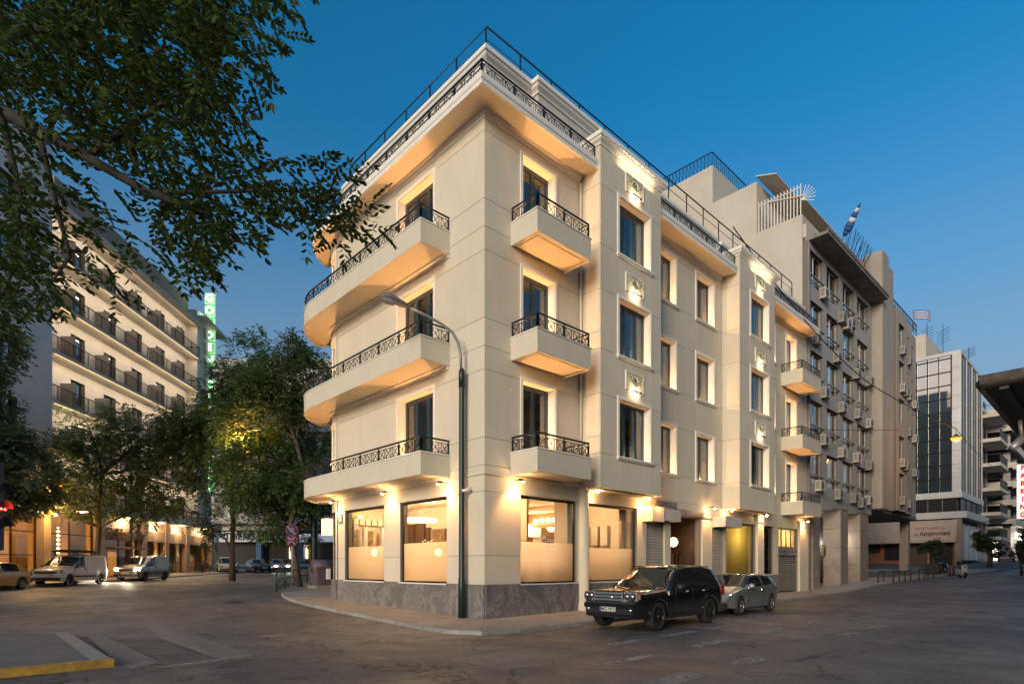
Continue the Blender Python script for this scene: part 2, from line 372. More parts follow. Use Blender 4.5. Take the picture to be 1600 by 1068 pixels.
# ================================================================ the corner building
STUC = mat('cream_cladding', (.595, .532, .42), .82, var=.055, scale=.9, bump=.14, bscale=70, rnd=.035, stretch=(1, 1, .45))
STUCB = mat('cladding_bed', (.17, .15, .12), .9)
CREAM = mat('cream_render', (.595, .532, .42), .82, var=.05, scale=1.1, bump=.12, bscale=80)
WHITE = mat('white_trim', (.76, .725, .66), .65, var=.04, scale=3, rnd=.02)
SOFF = mat('soffit_render', (.66, .58, .45), .85, var=.04, scale=2)
TEAL = mat('petrol_blue_paint', (.012, .035, .05), .38, var=.1, scale=6)
RAIL = mat('dark_blue_iron', (.014, .022, .032), .42, metal=.3, var=.15, scale=9)
BRONZ = mat('bronze_frame', (.03, .024, .02), .35, metal=.7)
GLS = glass('window_glass', (.62, .65, .66), .12)
SHOPG = glass('shop_glass', (.95, .95, .93), .05)
FROST = glass('frosted_glass', (.92, .9, .86), .05, diff=.62, dcol=(.92, .86, .76))
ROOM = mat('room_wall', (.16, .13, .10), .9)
CURT = mat('cream_curtain', (.62, .56, .46), .9, var=.1, scale=4, stretch=(12, 12, .3))
def marble():
    m, nt, b = _bsdf('grey_marble'); L = nt.links.new; tc = nt.nodes.new('ShaderNodeTexCoord')
    oi = nt.nodes.new('ShaderNodeObjectInfo'); ad = nt.nodes.new('ShaderNodeVectorMath'); ad.operation = 'MULTIPLY_ADD'; ad.inputs[1].default_value = (1, 1, 1)
    cb = nt.nodes.new('ShaderNodeCombineXYZ'); mu = nt.nodes.new('ShaderNodeMath'); mu.operation = 'MULTIPLY'; mu.inputs[1].default_value = 40; L(oi.outputs['Random'], mu.inputs[0])
    for k in range(3): L(mu.outputs[0], cb.inputs[k])
    L(tc.outputs['Object'], ad.inputs[0]); L(cb.outputs[0], ad.inputs[2])
    n = nt.nodes.new('ShaderNodeTexNoise'); n.inputs['Scale'].default_value = .75; n.inputs['Detail'].default_value = 9; n.inputs['Distortion'].default_value = 1.5; n.inputs['Roughness'].default_value = .6; L(ad.outputs[0], n.inputs['Vector'])
    r = nt.nodes.new('ShaderNodeValToRGB'); L(n.outputs['Fac'], r.inputs[0]); e = r.color_ramp.elements
    e[0].position = .28; e[0].color = (.10, .092, .09, 1); e[1].position = .8; e[1].color = (.22, .205, .19, 1)
    for p, c in ((.46, (.16, .148, .142)), (.5, (.27, .25, .235)), (.525, (.15, .14, .135)), (.6, (.20, .185, .175)), (.63, (.12, .11, .105))):
        k = e.new(p); k.color = (*c, 1)
    L(r.outputs[0], b.inputs['Base Color']); b.inputs['Roughness'].default_value = .38; return m
MARB = marble()
CB = thing('corner_building', 'cream four-storey corner building with rounded balconies and lit shop windows', 'building')
class Fr:                                     # a facade frame: origin, direction along, outward normal
    def __init__(s, O, e, n): s.O = Vector(O); s.e = Vector(e); s.n = Vector(n)
    def p(s, a, d, z): q = s.O + s.e * a + s.n * d; return (q.x, q.y, z)
    def box(s, mb, a0, a1, d0, d1, z0, z1):
        c = [s.p(a, d, z) for z in (z0, z1) for a, d in ((a0, d0), (a1, d0), (a1, d1), (a0, d1))]
        return mb.add(c, [(0,3,2,1),(4,5,6,7),(0,1,5,4),(1,2,6,5),(2,3,7,6),(3,0,4,7)])
def facade(root, fr, sb, zb, opens, m=None, core=.32, name='wall_panel', gap=.007, th=.03):
    cm = MB(); m = m or STUC
    for a, b in zip(sb, sb[1:]):
        for c, d in zip(zb, zb[1:]):
            ca, cz = (a+b)/2, (c+d)/2
            if any(o[0] < ca < o[1] and o[2] < cz < o[3] for o in opens): continue
            mb = MB(); fr.box(mb, a+gap, b-gap, -th, 0, c+gap, d-gap); mb.build(name, m, root)
            fr.box(cm, a+(.04 if a == sb[0] else 0), b-(.04 if b == sb[-1] else 0), -core, -th*.35, c, d)
    cm.build('wall_core', STUCB, root)
def window(root, fr, a0, a1, z0, z1, mull=1, inset=.26, trim=.11, sill=True, fm=None, name='window', room=2.2, curtain='R', lamp=9, gl=None, fw=.075, lampz=.08, trans=None, tm=None):
    fm = fm or TEAL; gl = gl or GLS; d = -inset
    w = MB()
    fr.box(w, a0, a1, d-.06, d, z1-fw*1.5, z1); fr.box(w, a0, a1, d-.06, d, z0, z0+fw)
    fr.box(w, a0, a0+fw*1.3, d-.06, d, z0+fw, z1-fw*1.5); fr.box(w, a1-fw*1.3, a1, d-.06, d, z0+fw, z1-fw*1.5)
    step = (a1-a0)/(mull+1)
    for k in range(mull): c = a0+step*(k+1); fr.box(w, c-fw*.8, c+fw*.8, d-.065, d+.008, z0+fw, z1-fw*1.5)
    if trans: fr.box(w, a0+fw, a1-fw, d-.055, d-.004, trans-.03, trans+.03)
    W = w.build(name, fm, root)
    for k in range(mull+1):
        p = MB(); fr.box(p, a0+step*k+.02, a0+step*(k+1)-.02, d-.036, d-.028, z0+.02, z1-.02); p.build('pane', gl, W)
    if trim:
        t = MB(); o = .035
        fr.box(t, a0-trim, a0, -.02, o, z0, z1+trim); fr.box(t, a1, a1+trim, -.02, o, z0, z1+trim); fr.box(t, a0, a1, -.02, o, z1, z1+trim)
        # white lining of the reveal
        fr.box(t, a0-.006, a0+.014, d+.001, -.02, z0, z1); fr.box(t, a1-.014, a1+.006, d+.001, -.02, z0, z1); fr.box(t, a0+.014, a1-.014, d+.001, -.02, z1-.014, z1+.006)
        t.build('surround', tm or WHITE, W)
    if sill:
        s = MB(); fr.box(s, a0-trim-.04, a1+trim+.04, -.02, .10, z0-.07, z0-.004); fr.box(s, a0-trim, a1+trim, -.02, .06, z0-.12, z0-.07); fr.box(s, a0, a1, d, -.02, z0-.05, z0+.012); s.build('sill', WHITE, W)
    if room:
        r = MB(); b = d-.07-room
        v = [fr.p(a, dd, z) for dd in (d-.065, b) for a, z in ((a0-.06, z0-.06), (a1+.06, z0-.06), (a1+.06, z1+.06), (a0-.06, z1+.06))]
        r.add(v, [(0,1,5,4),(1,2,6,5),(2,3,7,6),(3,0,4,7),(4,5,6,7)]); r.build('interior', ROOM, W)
    if curtain:
        for side in curtain:
            c = MB(); n = 14; cw = (a1-a0)*(.34 if len(curtain) == 1 else .27); x0 = a1-cw-.05 if side == 'R' else a0+.05; v = []
            for k in range(n+1):
                dd = d-.16-.035*math.sin(k*1.9); v += [fr.p(x0+cw*k/n, dd, z0+.02), fr.p(x0+cw*k/n, dd, z1-.05)]
            c.add(v, [(2*k, 2*k+2, 2*k+3, 2*k+1) for k in range(n)], True); c.build('curtain', CURT, W)
    if lamp:
        if lamp > 30:
            for c in (a0+.17, a1-.17): light('POINT', fr.p(c, d+.13, z0+lampz), lamp, WARM, .02, root)
        else: light('POINT', fr.p((a0+a1)/2, d+.11, z0+lampz), lamp, WARM, .025, root)
        b = MB(); c = fr.p((a0+a1)/2, d+.13, z0+lampz-.045); b.lathe([(.0, -.025), (.03, -.025), (.03, .0), (.0, .012)], 8, c); b.build('sill_lamp', emat('lamp_glow', (1, .72, .40), 40), W)
    return W
def railing(parent, path, zb, zt, pat=.42, fancy=False, endposts=True, bw=.022):
    """path: plan points; top rail, lower rail and crossed panels between pairs of uprights"""
    mb = MB(); P = [Vector((p[0], p[1])) for p in path]; L = [0.0]
    for a, b in zip(P, P[1:]): L.append(L[-1] + (b-a).length)
    def at(s, z):
        s = max(0, min(L[-1], s))
        for i in range(len(P)-1):
            if s <= L[i+1] + 1e-9:
                k = (s-L[i])/max(1e-9, L[i+1]-L[i]); q = P[i]+(P[i+1]-P[i])*k; return (q.x, q.y, z)
    mb.tube([(p.x, p.y, zt) for p in P], .034, 6, True, False)
    zl, zm = zb+.05, zt-.10
    mb.tube([(p.x, p.y, zl) for p in P], .014, 4, True, False); mb.tube([(p.x, p.y, zm) for p in P], .014, 4, True, False)
    # split the path at its sharp corners, fill each run with whole panels
    cuts = [0.0]
    for i in range(1, len(P)-1):
        if (P[i]-P[i-1]).normalized().dot((P[i+1]-P[i]).normalized()) < .8: cuts.append(L[i])
    cuts.append(L[-1])
    for c0, c1 in zip(cuts, cuts[1:]):
        n = max(1, round((c1-c0)/pat)); st = (c1-c0)/n
        for k in range(n+1):
            s = c0+st*k
            if k % 3 == 0 or k == n: mb.bar(at(s, zb-.04), at(s, zt-.02), bw*1.5)
            if k == n: break
            e = st*.12
            mb.bar(at(s+e, zl), at(s+e, zm), bw*.8); mb.bar(at(s+st-e, zl), at(s+st-e, zm), bw*.8)
            if fancy and k % 2 == 0:                 # square of arcs with a small ring
                c = s+st/2; zc = (zl+zm)/2; h = (zm-zl)/2; r = .07
                for sx, sz in ((-1,-1),(-1,1),(1,-1),(1,1)):
                    pts = []
                    for q in range(5):
                        t = q/4; pts.append(at(c+sx*(st*.5-e)*(1-t)*1.0+sx*t*r*.7, zc+sz*(h*(1-t**2)*(1-t)+r*.7*t)))
                    mb.tube(pts, bw*.42, 4, False, False)
                mb.tube([at(c+r*math.cos(q*math.pi/4), zc+r*math.sin(q*math.pi/4)) for q in range(9)], bw*.42, 4, False, False)
            else:
                mb.bar(at(s+e, zl), at(s+st-e, zm), bw*.8); mb.bar(at(s+e, zm), at(s+st-e, zl), bw*.8)
    return mb.build('railing', RAIL, parent)
FRt = Fr((0, 0), (1, 0), (0, -1)); FLf = Fr((0, 0), (0, 1), (-1, 0))
FH = 3.64
ZB = [4.42, 5.57, 7.64, 9.21, 11.28, 12.85, 14.92, 15.5]
winz = [(5.57+FH*k, 7.64+FH*k) for k in range(3)]
doorz = [(4.72+FH*k, 7.64+FH*k) for k in range(3)]
P_ = .88; BAY = [(4.54, 8.36), (15.08, 19.05)]
RC, RR = (2.0, 9.6), 2.0
def arc(R, a0, a1, n=14, c=RC):              # angle 0 looks to -X, 90 to +Y
    return [(c[0]-R*math.cos(R_(a0+(a1-a0)*k/n)), c[1]+R*math.sin(R_(a0+(a1-a0)*k/n))) for k in range(n+1)]
# --- upper walls, side street
op = [(1.62, 3.16, 4, z1) for z0, z1 in doorz] ; op = [(1.62, 3.16, z0-1, z1) for z0, z1 in doorz]
ZBd = sorted(set(ZB + [4.72+FH*k for k in range(3)]))
op = [(1.62, 3.16, z0, z1) for z0, z1 in doorz]
facade(CB, FRt, [0, 1.62, 3.16, 4.54], ZBd, op)
facade(CB, Fr((0, -P_), (1, 0), (0, -1)), [4.54, 5.62, 7.58, 8.36], ZB[:-1]+[16.25], [(5.62, 7.58, a, b) for a, b in winz])
facade(CB, FRt, [8.36, 9.35, 10.89, 12.66, 14.24, 15.08], ZB, [(9.35, 10.89, a, b) for a, b in winz] + [(12.66, 14.24, a, b) for a, b in winz])
facade(CB, Fr((0, -P_), (1, 0), (0, -1)), [15.08, 16.25, 18.25, 19.05], ZB[:-1]+[16.25], [(16.25, 18.25, a, b) for a, b in winz])
facade(CB, FRt, [19.05, 20.35, 21.15, 22.72, 24.15, 25.9], ZBd, [(20.35, 21.15, a, b) for a, b in winz] + [(22.72, 24.15, a, b) for a, b in doorz])
for x in (4.54, 15.08):                        # cheeks of the bays
    facade(CB, Fr((x, 0), (0, -1), (-1, 0)), [0, P_-.03], ZB[:-1]+[16.25], [], core=.25)
for x in (8.36, 19.05):
    facade(CB, Fr((x, -P_+.03), (0, 1), (1, 0)), [0, P_-.03], ZB[:-1]+[16.25], [], core=.25)
# --- upper walls, avenue side and the rounded corner
facade(CB, FLf, [0, 2.62, 4.82, 9.5], ZBd, [(2.62, 4.82, a, b) for a, b in doorz])
def arc_cell(mb, r0, r1, a0, a1, z0, z1, n=6):
    v = []
    for k in range(n+1):
        for r in (r0, r1):
            x, y = arc(r, a0, a1, n)[k]; v += [(x, y, z0), (x, y, z1)]
    f = []
    for k in range(n):
        b = 4*k; f += [(b, b+4, b+5, b+1), (b+2, b+3, b+7, b+6), (b, b+2, b+6, b+4), (b+1, b+5, b+7, b+3)]
    f += [(0, 1, 3, 2), (4*n, 4*n+2, 4*n+3, 4*n+1)]
    return mb.add(v, f)
core = MB(); AB = [0, 4, 36, 62, 90]
for a0, a1 in zip(AB, AB[1:]):
    for z0, z1 in zip(ZBd, ZBd[1:]):
        if a0 == 4 and any(p < (z0+z1)/2 < q for p, q in doorz): continue
        g = .25; mb = MB(); arc_cell(mb, RR, RR-.03, a0+g, a1-g, z0+.007, z1-.007); mb.build('wall_panel', STUC, CB)
        arc_cell(core, RR-.012, RR-.3, a0, a1, z0, z1)
core.build('wall_core', STUCB, CB)
mb = MB(); mb.box(.02, .5, 9.5, 9.62, 4.42, 15.5); mb.box(2.0, 14, 11.3, 11.58, 4.42, 15.5); mb.build('rear_wall', CREAM, CB)
for z0, z1 in doorz:                           # curved french doors on the corner
    w = MB(); r = RR-.2
    for a in (4.5, 14, 20, 26, 35.5): arc_cell(w, r, r-.07, a-1.4, a+1.4, z0, z1, 2)
    arc_cell(w, r, r-.07, 4, 36, z1-.14, z1, 6); arc_cell(w, r, r-.07, 4, 36, z0, z0+.1, 6)
    W = w.build('balcony_door', TEAL, CB)
    for a0, a1 in ((5.9, 12.6), (15.4, 18.6), (21.4, 24.6), (27.4, 34.1)): p = MB(); arc_cell(p, r-.03, r-.04, a0, a1, z0+.1, z1-.14, 3); p.build('pane', GLS, W)
    t = MB(); arc_cell(t, RR+.035, RR-.2, 2.2, 4, z0, z1+.11, 2); arc_cell(t, RR+.035, RR-.2, 36, 37.8, z0, z1+.11, 2); arc_cell(t, RR+.036, RR-.2, 4, 36, z1-.01, z1+.11, 8); t.build('surround', WHITE, W)
    i = MB(); arc_cell(i, RR-1.2, RR-1.25, 0, 70, z0, z1, 6); i.build('interior', ROOM, W)
    x, y = arc(RR-.09, 20, 21, 1)[0]; light('POINT', (x, y, z0+.08), 95, WARM, .025, CB)
# --- windows and doors
for k, (a, b) in enumerate(winz):
    fb = Fr((0, -P_), (1, 0), (0, -1))
    window(CB, fb, 5.62, 7.58, a, b, 2, curtain='R', lamp=14); window(CB, fb, 16.25, 18.25, a, b, 2, curtain='R', lamp=14)
    window(CB, FRt, 9.35, 10.89, a, b, 1, curtain='R', lamp=18); window(CB, FRt, 12.66, 14.24, a, b, 1, curtain='L', lamp=18)
    window(CB, FRt, 20.35, 21.15, a, b, 0, curtain='', lamp=12)
for k, (a, b) in enumerate(doorz):
    window(CB, FRt, 1.62, 3.16, a, b, 1, sill=False, name='balcony_door', curtain='L' if k == 2 else '', lamp=78, inset=.3, fw=.1)
    window(CB, FLf, 2.62, 4.82, a, b, 2, sill=False, name='balcony_door', curtain='LR' if k == 2 else 'L', lamp=84, inset=.3, fw=.11)
    window(CB, FRt, 22.72, 24.15, a, b, 1, sill=False, name='balcony_door', curtain='L', lamp=62, inset=.3, fw=.1)
# --- balconies
def balcony(path, inner, z, rail=True, pat=.42, inset_panel=None, top=.70, name='balcony'):
    """path: outer edge, wall to wall, building on the right hand; inner: the wall line closing the plan"""
    q = MB(); q.sweep(path, [(-.055, 0), (-.05, 0), (-.05, .01)]); poly = [(q.v[3*i][0], q.v[3*i][1]) for i in range(len(path))] + list(inner)
    ar = sum(p[0]*q[1]-q[0]*p[1] for p, q in zip(poly, poly[1:]+poly[:1]))
    pc = poly if ar > 0 else poly[::-1]
    mb = MB(); mb.prism(pc, z+.05, z+.26)
    mb.sweep(path, [(0, z), (0, z+top), (-.11, z+top), (-.11, z)])
    B = mb.build(name, CREAM, CB)
    c = MB(); c.sweep(path, [(.025, z+top), (.025, z+top+.035), (-.135, z+top+.035), (-.135, z+top)]); c.build('coping', WHITE, B)
    if rail:
        rp = []; P = [Vector((p[0], p[1])) for p in path]
        n = len(path)
        rp = [(q.v[3*i][0], q.v[3*i][1]) for i in range(n)]
        railing(B, rp, z+top+.035, z+top+.50, pat)
    return B
def tosoffit(B, poly, z):                      # raised soffit panel with a shadow gap
    mb = MB(); mb.prism(poly, z+.03, z+.052); mb.build('soffit_panel', SOFF, B)
for k in range(3):
    z = 4.5 + FH*k
    # outer path runs so that outward is to the left of travel
    pth = [(3.66, 0.0), (3.66, -1.18), (1.10, -1.18), (1.10, 0.0)]
    B = balcony(pth, [], z); tosoffit(B, [(1.34, -.95), (3.42, -.95), (3.42, -.06), (1.34, -.06)], z)
    pth = [(24.85, 0.0), (24.85, -1.15), (22.05, -1.15), (22.05, 0.0)]
    B = balcony(pth, [], z); tosoffit(B, [(22.27, -.93), (24.63, -.93), (24.63, -.06), (22.27, -.06)], z)
    pth = [(0.0, 1.72), (-1.15, 1.72), (-1.15, 9.6)] + arc(RR+1.15, 0, 62, 18)[1:] + arc(RR, 62, 61, 1)[:1]
    inn = arc(RR, 60, 0, 10)
    B = balcony(pth, inn, z)
    mo = MB(); mo.sweep([(0.0, 1.75), (0.0, 9.6)] + arc(RR, 0, 60, 12)[1:], [(0, z+.05), (0, z-.10), (.05, z-.10), (.07, z-.03), (.14, z+.0), (.16, z+.05)]); mo.build('moulding', WHITE, B)
# --- roof terrace slab, its railing, cornices, penthouse
TS = .75
def terrace(path, inner, name='terrace_slab', rail_ends=True):
    q = MB(); q.sweep(path, [(-.03, 0), (-.02, 0), (-.02, .01)]); poly = [(q.v[3*i][0], q.v[3*i][1]) for i in range(len(path))] + list(inner); ar = sum(p[0]*q[1]-q[0]*p[1] for p, q in zip(poly, poly[1:]+poly[:1])); pc = poly if ar > 0 else poly[::-1]
    mb = MB(); mb.prism(pc, 15.50, 15.70); S = mb.build(name, SOFF, CB)
    f = MB(); f.sweep(path, [(-.04, 15.44), (.03, 15.44), (.03, 15.56), (.06, 15.60), (.06, 15.76), (-.04, 15.76)]); f.build('fascia', WHITE, S)
    q = MB(); q.sweep(path, [(-.10, 0), (-.09, 0), (-.09, .01)]); n = len(path)
    railing(S, [(q.v[3*i][0], q.v[3*i][1]) for i in range(n)], 15.76, 16.26, .44, fancy=True)
    return S
terrace([(4.53, -TS), (-TS, -TS), (-TS, 9.6)] + arc(RR+TS, 0, 62, 16)[1:] + arc(RR, 62, 61, 1)[:1], arc(RR, 60, 0, 8) + [(0, 0), (4.53, 0)])
terrace([(15.07, -TS), (8.37, -TS)], [(8.37, 0), (15.07, 0)]); terrace([(25.6, 0), (25.6, -TS), (19.06, -TS)], [(19.06, 0)])
def cornice(path, z, name='cornice', s=1.0, m=None):
    mb = MB(); mb.sweep(path, [(-.2, z), (.03*s, z), (.05*s, z+.06), (.13*s, z+.13), (.16*s, z+.2), (.2*s, z+.22), (.2*s, z+.36), (-.2, z+.36)]); return mb.build(name, m or WHITE, CB)
crown = [(0, 15.28), (.02, 15.28), (.035, 15.36), (.09, 15.43), (.11, 15.498), (0, 15.498)]
for pth in ([(4.5, 0), (0, 0), (0, 9.6)] + arc(RR, 0, 62, 10)[1:], [(15.05, 0), (8.4, 0)], [(25.6, 0), (19.1, 0)]):
    mb = MB(); mb.sweep(pth, crown); mb.build('crown_moulding', WHITE, CB)
for x0, x1 in BAY: 
    cornice([(x1, .2), (x1, -P_), (x0, -P_), (x0, .2)], 16.25)
    MB().box(x0+.02, x1-.02, -P_+.06, .6, 16.2, 16.57).build('bay_roof', CREAM, CB)
PH = mat('penthouse_render', (.52, .48, .42), .85, var=.06, scale=1)
pw = MB(); pw.prism([(.55, .55), (25.6, .55), (25.6, 8), (14, 11), (2.2, 11.0)] + arc(RR-.55, 80, 0, 8), 15.7, 17.75); pw.build('penthouse_wall', PH, CB)
cornice([(2.55, .55), (.55, .55), (.55, 9.6)] + arc(RR-.55, 0, 80, 12)[1:], 17.6, s=1.2)
cornice([(8.6, .25), (2.6, .25), (2.6, .5)], 17.6, s=1.2); cornice([(15.2, .55), (8.6, .55)], 17.3, s=1.2); cornice([(25.8, .3), (15.2, .3)], 17.0, s=1.2)
MB().box(2.62, 8.58, .26, .6, 15.7, 17.75).build('penthouse_wall', PH, CB)
MB().box(8.62, 15.2, .35, .56, 15.7, 17.3).build('penthouse_wall', PH, CB); MB().box(15.2, 25.6, .32, .56, 15.7, 17.0).build('penthouse_wall', PH, CB)
MB().prism([(.6, .6), (25.7, .6), (25.7, 8), (14, 11), (2.2, 11.0)] + arc(RR-.6, 80, 0, 8), 17.62, 17.9).build('roof', PH, CB)
rr_ = MB(); rp = [(25.5, .75), (.75, .75), (.75, 9.6)] + arc(RR-.75, 0, 70, 8)[1:]
rr_.tube([(x, y, 19.02) for x, y in rp], .03, 6); rr_.tube([(x, y, 18.6) for x, y in rp], .014, 5)
for p in resample(rp, 1.55): rr_.bar((p.x, p.y, 17.85), (p.x, p.y, 19.02), .04)
rr_.build('roof_railing', RAIL, CB)
# --- relief plaques over the bay windows, each with its picture light
PLQ = mat('plaque_ground', (.55, .47, .34), .8, var=.15, scale=14, bump=.3)
GRN = mat('plaque_green', (.36, .36, .22), .7, var=.3, scale=20, bump=.3); BLK = mat('plaque_slate', (.15, .155, .14), .6, var=.3, scale=20); PPL = mat('plaque_pale', (.55, .52, .36), .75, var=.2, scale=20)
def strip(loc, w, e, aim):
    l = light('AREA', loc, e, (1, .76, .44), w, CB, aim); l.data.shape = 'RECTANGLE'; l.data.size = w; l.data.size_y = .03; l.rotation_euler = (math.atan2(aim[1], -aim[2]), 0, 0)
def plaque(cx, zc):
    y = -P_; w, h = .52, .31
    A = MB(); A.box(cx-w, cx+w, y-.03, y-.001, zc-h, zc+h); Q = A.build('relief_plaque', PLQ, CB)
    b = MB(); t = .035
    for x0, x1, z0, z1 in ((cx-w-t, cx+w+t, zc+h, zc+h+t), (cx-w-t, cx+w+t, zc-h-t, zc-h), (cx-w-t, cx-w, zc-h, zc+h), (cx+w, cx+w+t, zc-h, zc+h)): b.box(x0, x1, y-.045, y, z0, z1)
    b.build('border', WHITE, Q)
    d = MB(); d.lathe([(0, y-.075), (.09, y-.07), (.135, y-.05), (.14, y-.028)], 14, (cx, 0, zc+.0), 'y'); d.build('medallion', BLK, Q)
    g = MB()
    for s in (-1, 1):
        pts = [(cx+s*(.02+.42*t_), y-.045, zc-.2+.06*math.sin(t_*3)+.42*t_**1.6) for t_ in [k/8 for k in range(9)]]
        g.tube(pts, [.05-.03*k/8 for k in range(9)], 6)
        for k in range(4): g.lathe([(0, y-.07), (.035, y-.055), (.05, y-.03)], 8, (cx+s*(.2+.09*k), 0, zc+.20-.07*(k % 2)-.03*k), 'y')
    g.build('festoon', GRN, Q)
    g2 = MB(); g2.tube([(cx+.2*math.cos(a/12*math.pi*2), y-.04, zc+.2*math.sin(a/12*math.pi*2)) for a in range(13)], .028, 6); g2.build('wreath', PPL, Q)
    p = MB(); p.box(cx-.26, cx+.30, y-.16, y-.115, zc-h-.075, zc-h-.045); p.bar((cx+.02, y, zc-h-.12), (cx+.02, y-.14, zc-h-.07), .02); L_ = p.build('picture_light', BRONZ, Q)
    strip((cx+.02, y-.14, zc-h-.03), .5, 1.5, (0, .55, .8)); strip((cx+.02, y-.14, zc-h-.09), .5, .9, (0, .8, -.6))
for cx in (6.55, 17.25):
    for zc in (8.42, 12.0, 15.62): plaque(cx, zc)
    strip((cx+.1, -P_-.16, 16.02), 2.2, 2.6, (0, .5, .9))
# --- downpipes and a drain joint where the bay meets the wall
dp = MB(); dp.tube([(4.44, -.09, 4.3), (4.44, -.09, 15.2)], .045, 8); dp.build('downpipe', CREAM, CB)
MB().tube([(25.96, -.12, .2), (25.96, -.12, 20.5)], .05, 8).build('downpipe', mat('zinc_pipe', (.22, .21, .2), .5, metal=.4), CB)
# ================================================================ ground floor of the corner building
MZ = [1.05, 1.95, 3.92, 4.42]
def plinth(fr, a0, a1, z1=1.05, step=1.0, base=-.25):
    n = max(1, round((a1-a0)/step)); s = (a1-a0)/n
    for k in range(n):
        mb = MB(); fr.box(mb, a0+s*k+.002, a0+s*(k+1)-.002, -.1, .035, base, z1-.001); mb.build('plinth_slab', MARB, CB)
facade(CB, FRt, [0, 1.55, 4.32, 4.41], MZ, [(1.55, 4.32, 1.05, 3.92)])
facade(CB, FLf, [0, 1.9, 4.7, 5.8, 8.9, 9.5], MZ, [(1.9, 4.7, 1.05, 3.92), (5.8, 8.9, 1.05, 3.92)])
facade(CB, FRt, [4.81, 8.02, 8.62], MZ, [(4.81, 8.02, 1.05, 3.92)])
plinth(FRt, 0.036, 4.4, step=1.45); plinth(FRt, 4.81, 8.6, step=1.2); plinth(FLf, 0, 9.5, step=1.05)
core = MB(); AB = [0, 4, 40, 62, 90]
for a0, a1 in zip(AB, AB[1:]):
    for z0, z1 in zip(MZ, MZ[1:]):
        if a0 == 4 and z1 < 4: continue
        mb = MB(); arc_cell(mb, RR, RR-.03, a0+.2, a1-.2, z0+.007, z1-.007); mb.build('wall_panel', STUC, CB); arc_cell(core, RR-.012, RR-.3, a0, a1, z0, z1)
    mb = MB(); arc_cell(mb, RR+.035, RR-.1, a0, a1-.1, -.1, 1.049); mb.build('plinth_slab', MARB, CB)
core.build('wall_core', STUCB, CB)
w = MB()
for a in (4.8, 39.2): arc_cell(w, RR-.08, RR-.14, a-.8, a+.8, 1.05, 3.92, 2)
arc_cell(w, RR-.08, RR-.14, 4, 40, 3.84, 3.92); W = w.build('shop_window', BRONZ, CB)
p = MB(); arc_cell(p, RR-.1, RR-.108, 5, 39, 2.45, 3.85); p.build('pane', SHOPG, W); p = MB(); arc_cell(p, RR-.1, RR-.108, 5, 39, 1.05, 2.45); p.build('frosted_pane', FROST, W)
# string course over the shops
mb = MB(); mb.sweep([(4.4, 0), (0, 0), (0, 1.7)], [(0, 4.42), (.03, 4.42), (.05, 4.46), (.03, 4.5), (0, 4.5)]); mb.build('string_course', STUC, CB)
def shop_window(fr, a0, a1, split=2.42, z0=1.06, z1=3.9, dark=False):
    W = window(CB, fr, a0, a1, z0, z1, 0, inset=.1, trim=0, sill=False, fm=BRONZ, name='shop_window', room=0, curtain='', lamp=0, fw=.045)
    for o in list(W.children): bpy.data.objects.remove(o)
    p = MB(); fr.box(p, a0+.03, a1-.03, -.136, -.128, split, z1-.03); p.build('pane', SHOPG, W)
    p = MB(); fr.box(p, a0+.03, a1-.03, -.136, -.128, z0+.03, split-.002); p.build('frosted_pane', FROST, W)
    s = MB(); fr.box(s, a0-.05, a1+.05, -.1, .06, z0-.05, z0-.012); s.build('sill', WHITE, W)
    return W
shop_window(FRt, 1.56, 4.31); shop_window(FRt, 4.84, 8.0, 2.30); shop_window(FLf, 1.92, 4.69, 2.44); shop_window(FLf, 5.82, 8.88, 2.40)
# engaged round column between the two shop windows, with its bracket
c = MB(); c.lathe([(.25, -.2), (.25, .3), (.205, .34), (.2, 4.0), (.22, 4.05), (.2, 4.1), (.235, 4.42)], 20, (4.61, -.06, 0)); c.build('column', CREAM, CB)
# soffits under the bays
for x0, x1 in BAY:
    mb = MB(); mb.box(x0-.02, x1+.02, -P_-.02, .0, 4.36, 4.418); mb.box(x0+.2, x1-.2, -P_+.2, -.1, 4.33, 4.36); mb.build('bay_soffit', SOFF, CB)
# shop interior
INT = mat('shop_wall', (.64, .50, .35), .85, var=.05, scale=2); INTF = mat('shop_floor', (.2, .14, .09), .4); CEIL = mat('shop_ceiling', (.66, .52, .38), .85); BRN = mat('dark_walnut', (.07, .035, .018), .5, var=.3, scale=6, stretch=(1, 1, 8)); 
ORG = mat('orange_panel', (.42, .16, .05), .6, var=.2, scale=4); STON = mat('rubble_stone', (.25, .16, .09), .85, var=.6, scale=7, bump=1.0, bscale=9)
IN = bpy.data.objects.new('shop_interior', None); COL.objects.link(IN); IN.parent = CB
def room(x0, x1, y0, y1, z0, z1):
    mb = MB(); mb.add([(x0,y0,z0),(x1,y0,z0),(x1,y1,z0),(x0,y1,z0)], [(0,1,2,3)]); mb.build('floor', INTF, IN)
    mb = MB(); mb.add([(x0,y0,z1),(x1,y0,z1),(x1,y1,z1),(x0,y1,z1)], [(0,3,2,1)]); mb.build('ceiling', CEIL, IN)
room(.34, 8.4, .34, 9.5, .35, 4.15)
MB().box(8.1, 8.25, .34, 9.6, .3, 4.2).build('partition', INT, IN); MB().box(.4, 8.2, 9.5, 9.6, .3, 4.2).build('partition', INT, IN)
MB().box(4.2, 4.78, .34, .98, .3, 4.2).build('pillar', INT, IN); MB().box(7.5, 7.9, .5, .9, .35, 4.15).build('pillar', INT, IN)
MB().box(5.0, 8.1, .9, 1.3, 2.02, 2.14).build('counter_top', WHITE, IN); MB().box(5.05, 8.1, .95, 1.28, .35, 2.02).build('counter', INT, IN)
for k in range(3): MB().box(7.9, 8.09, 1.4+.5*k, 1.75+.5*k, 2.5, 3.3).build('wall_picture', CREAM, IN)
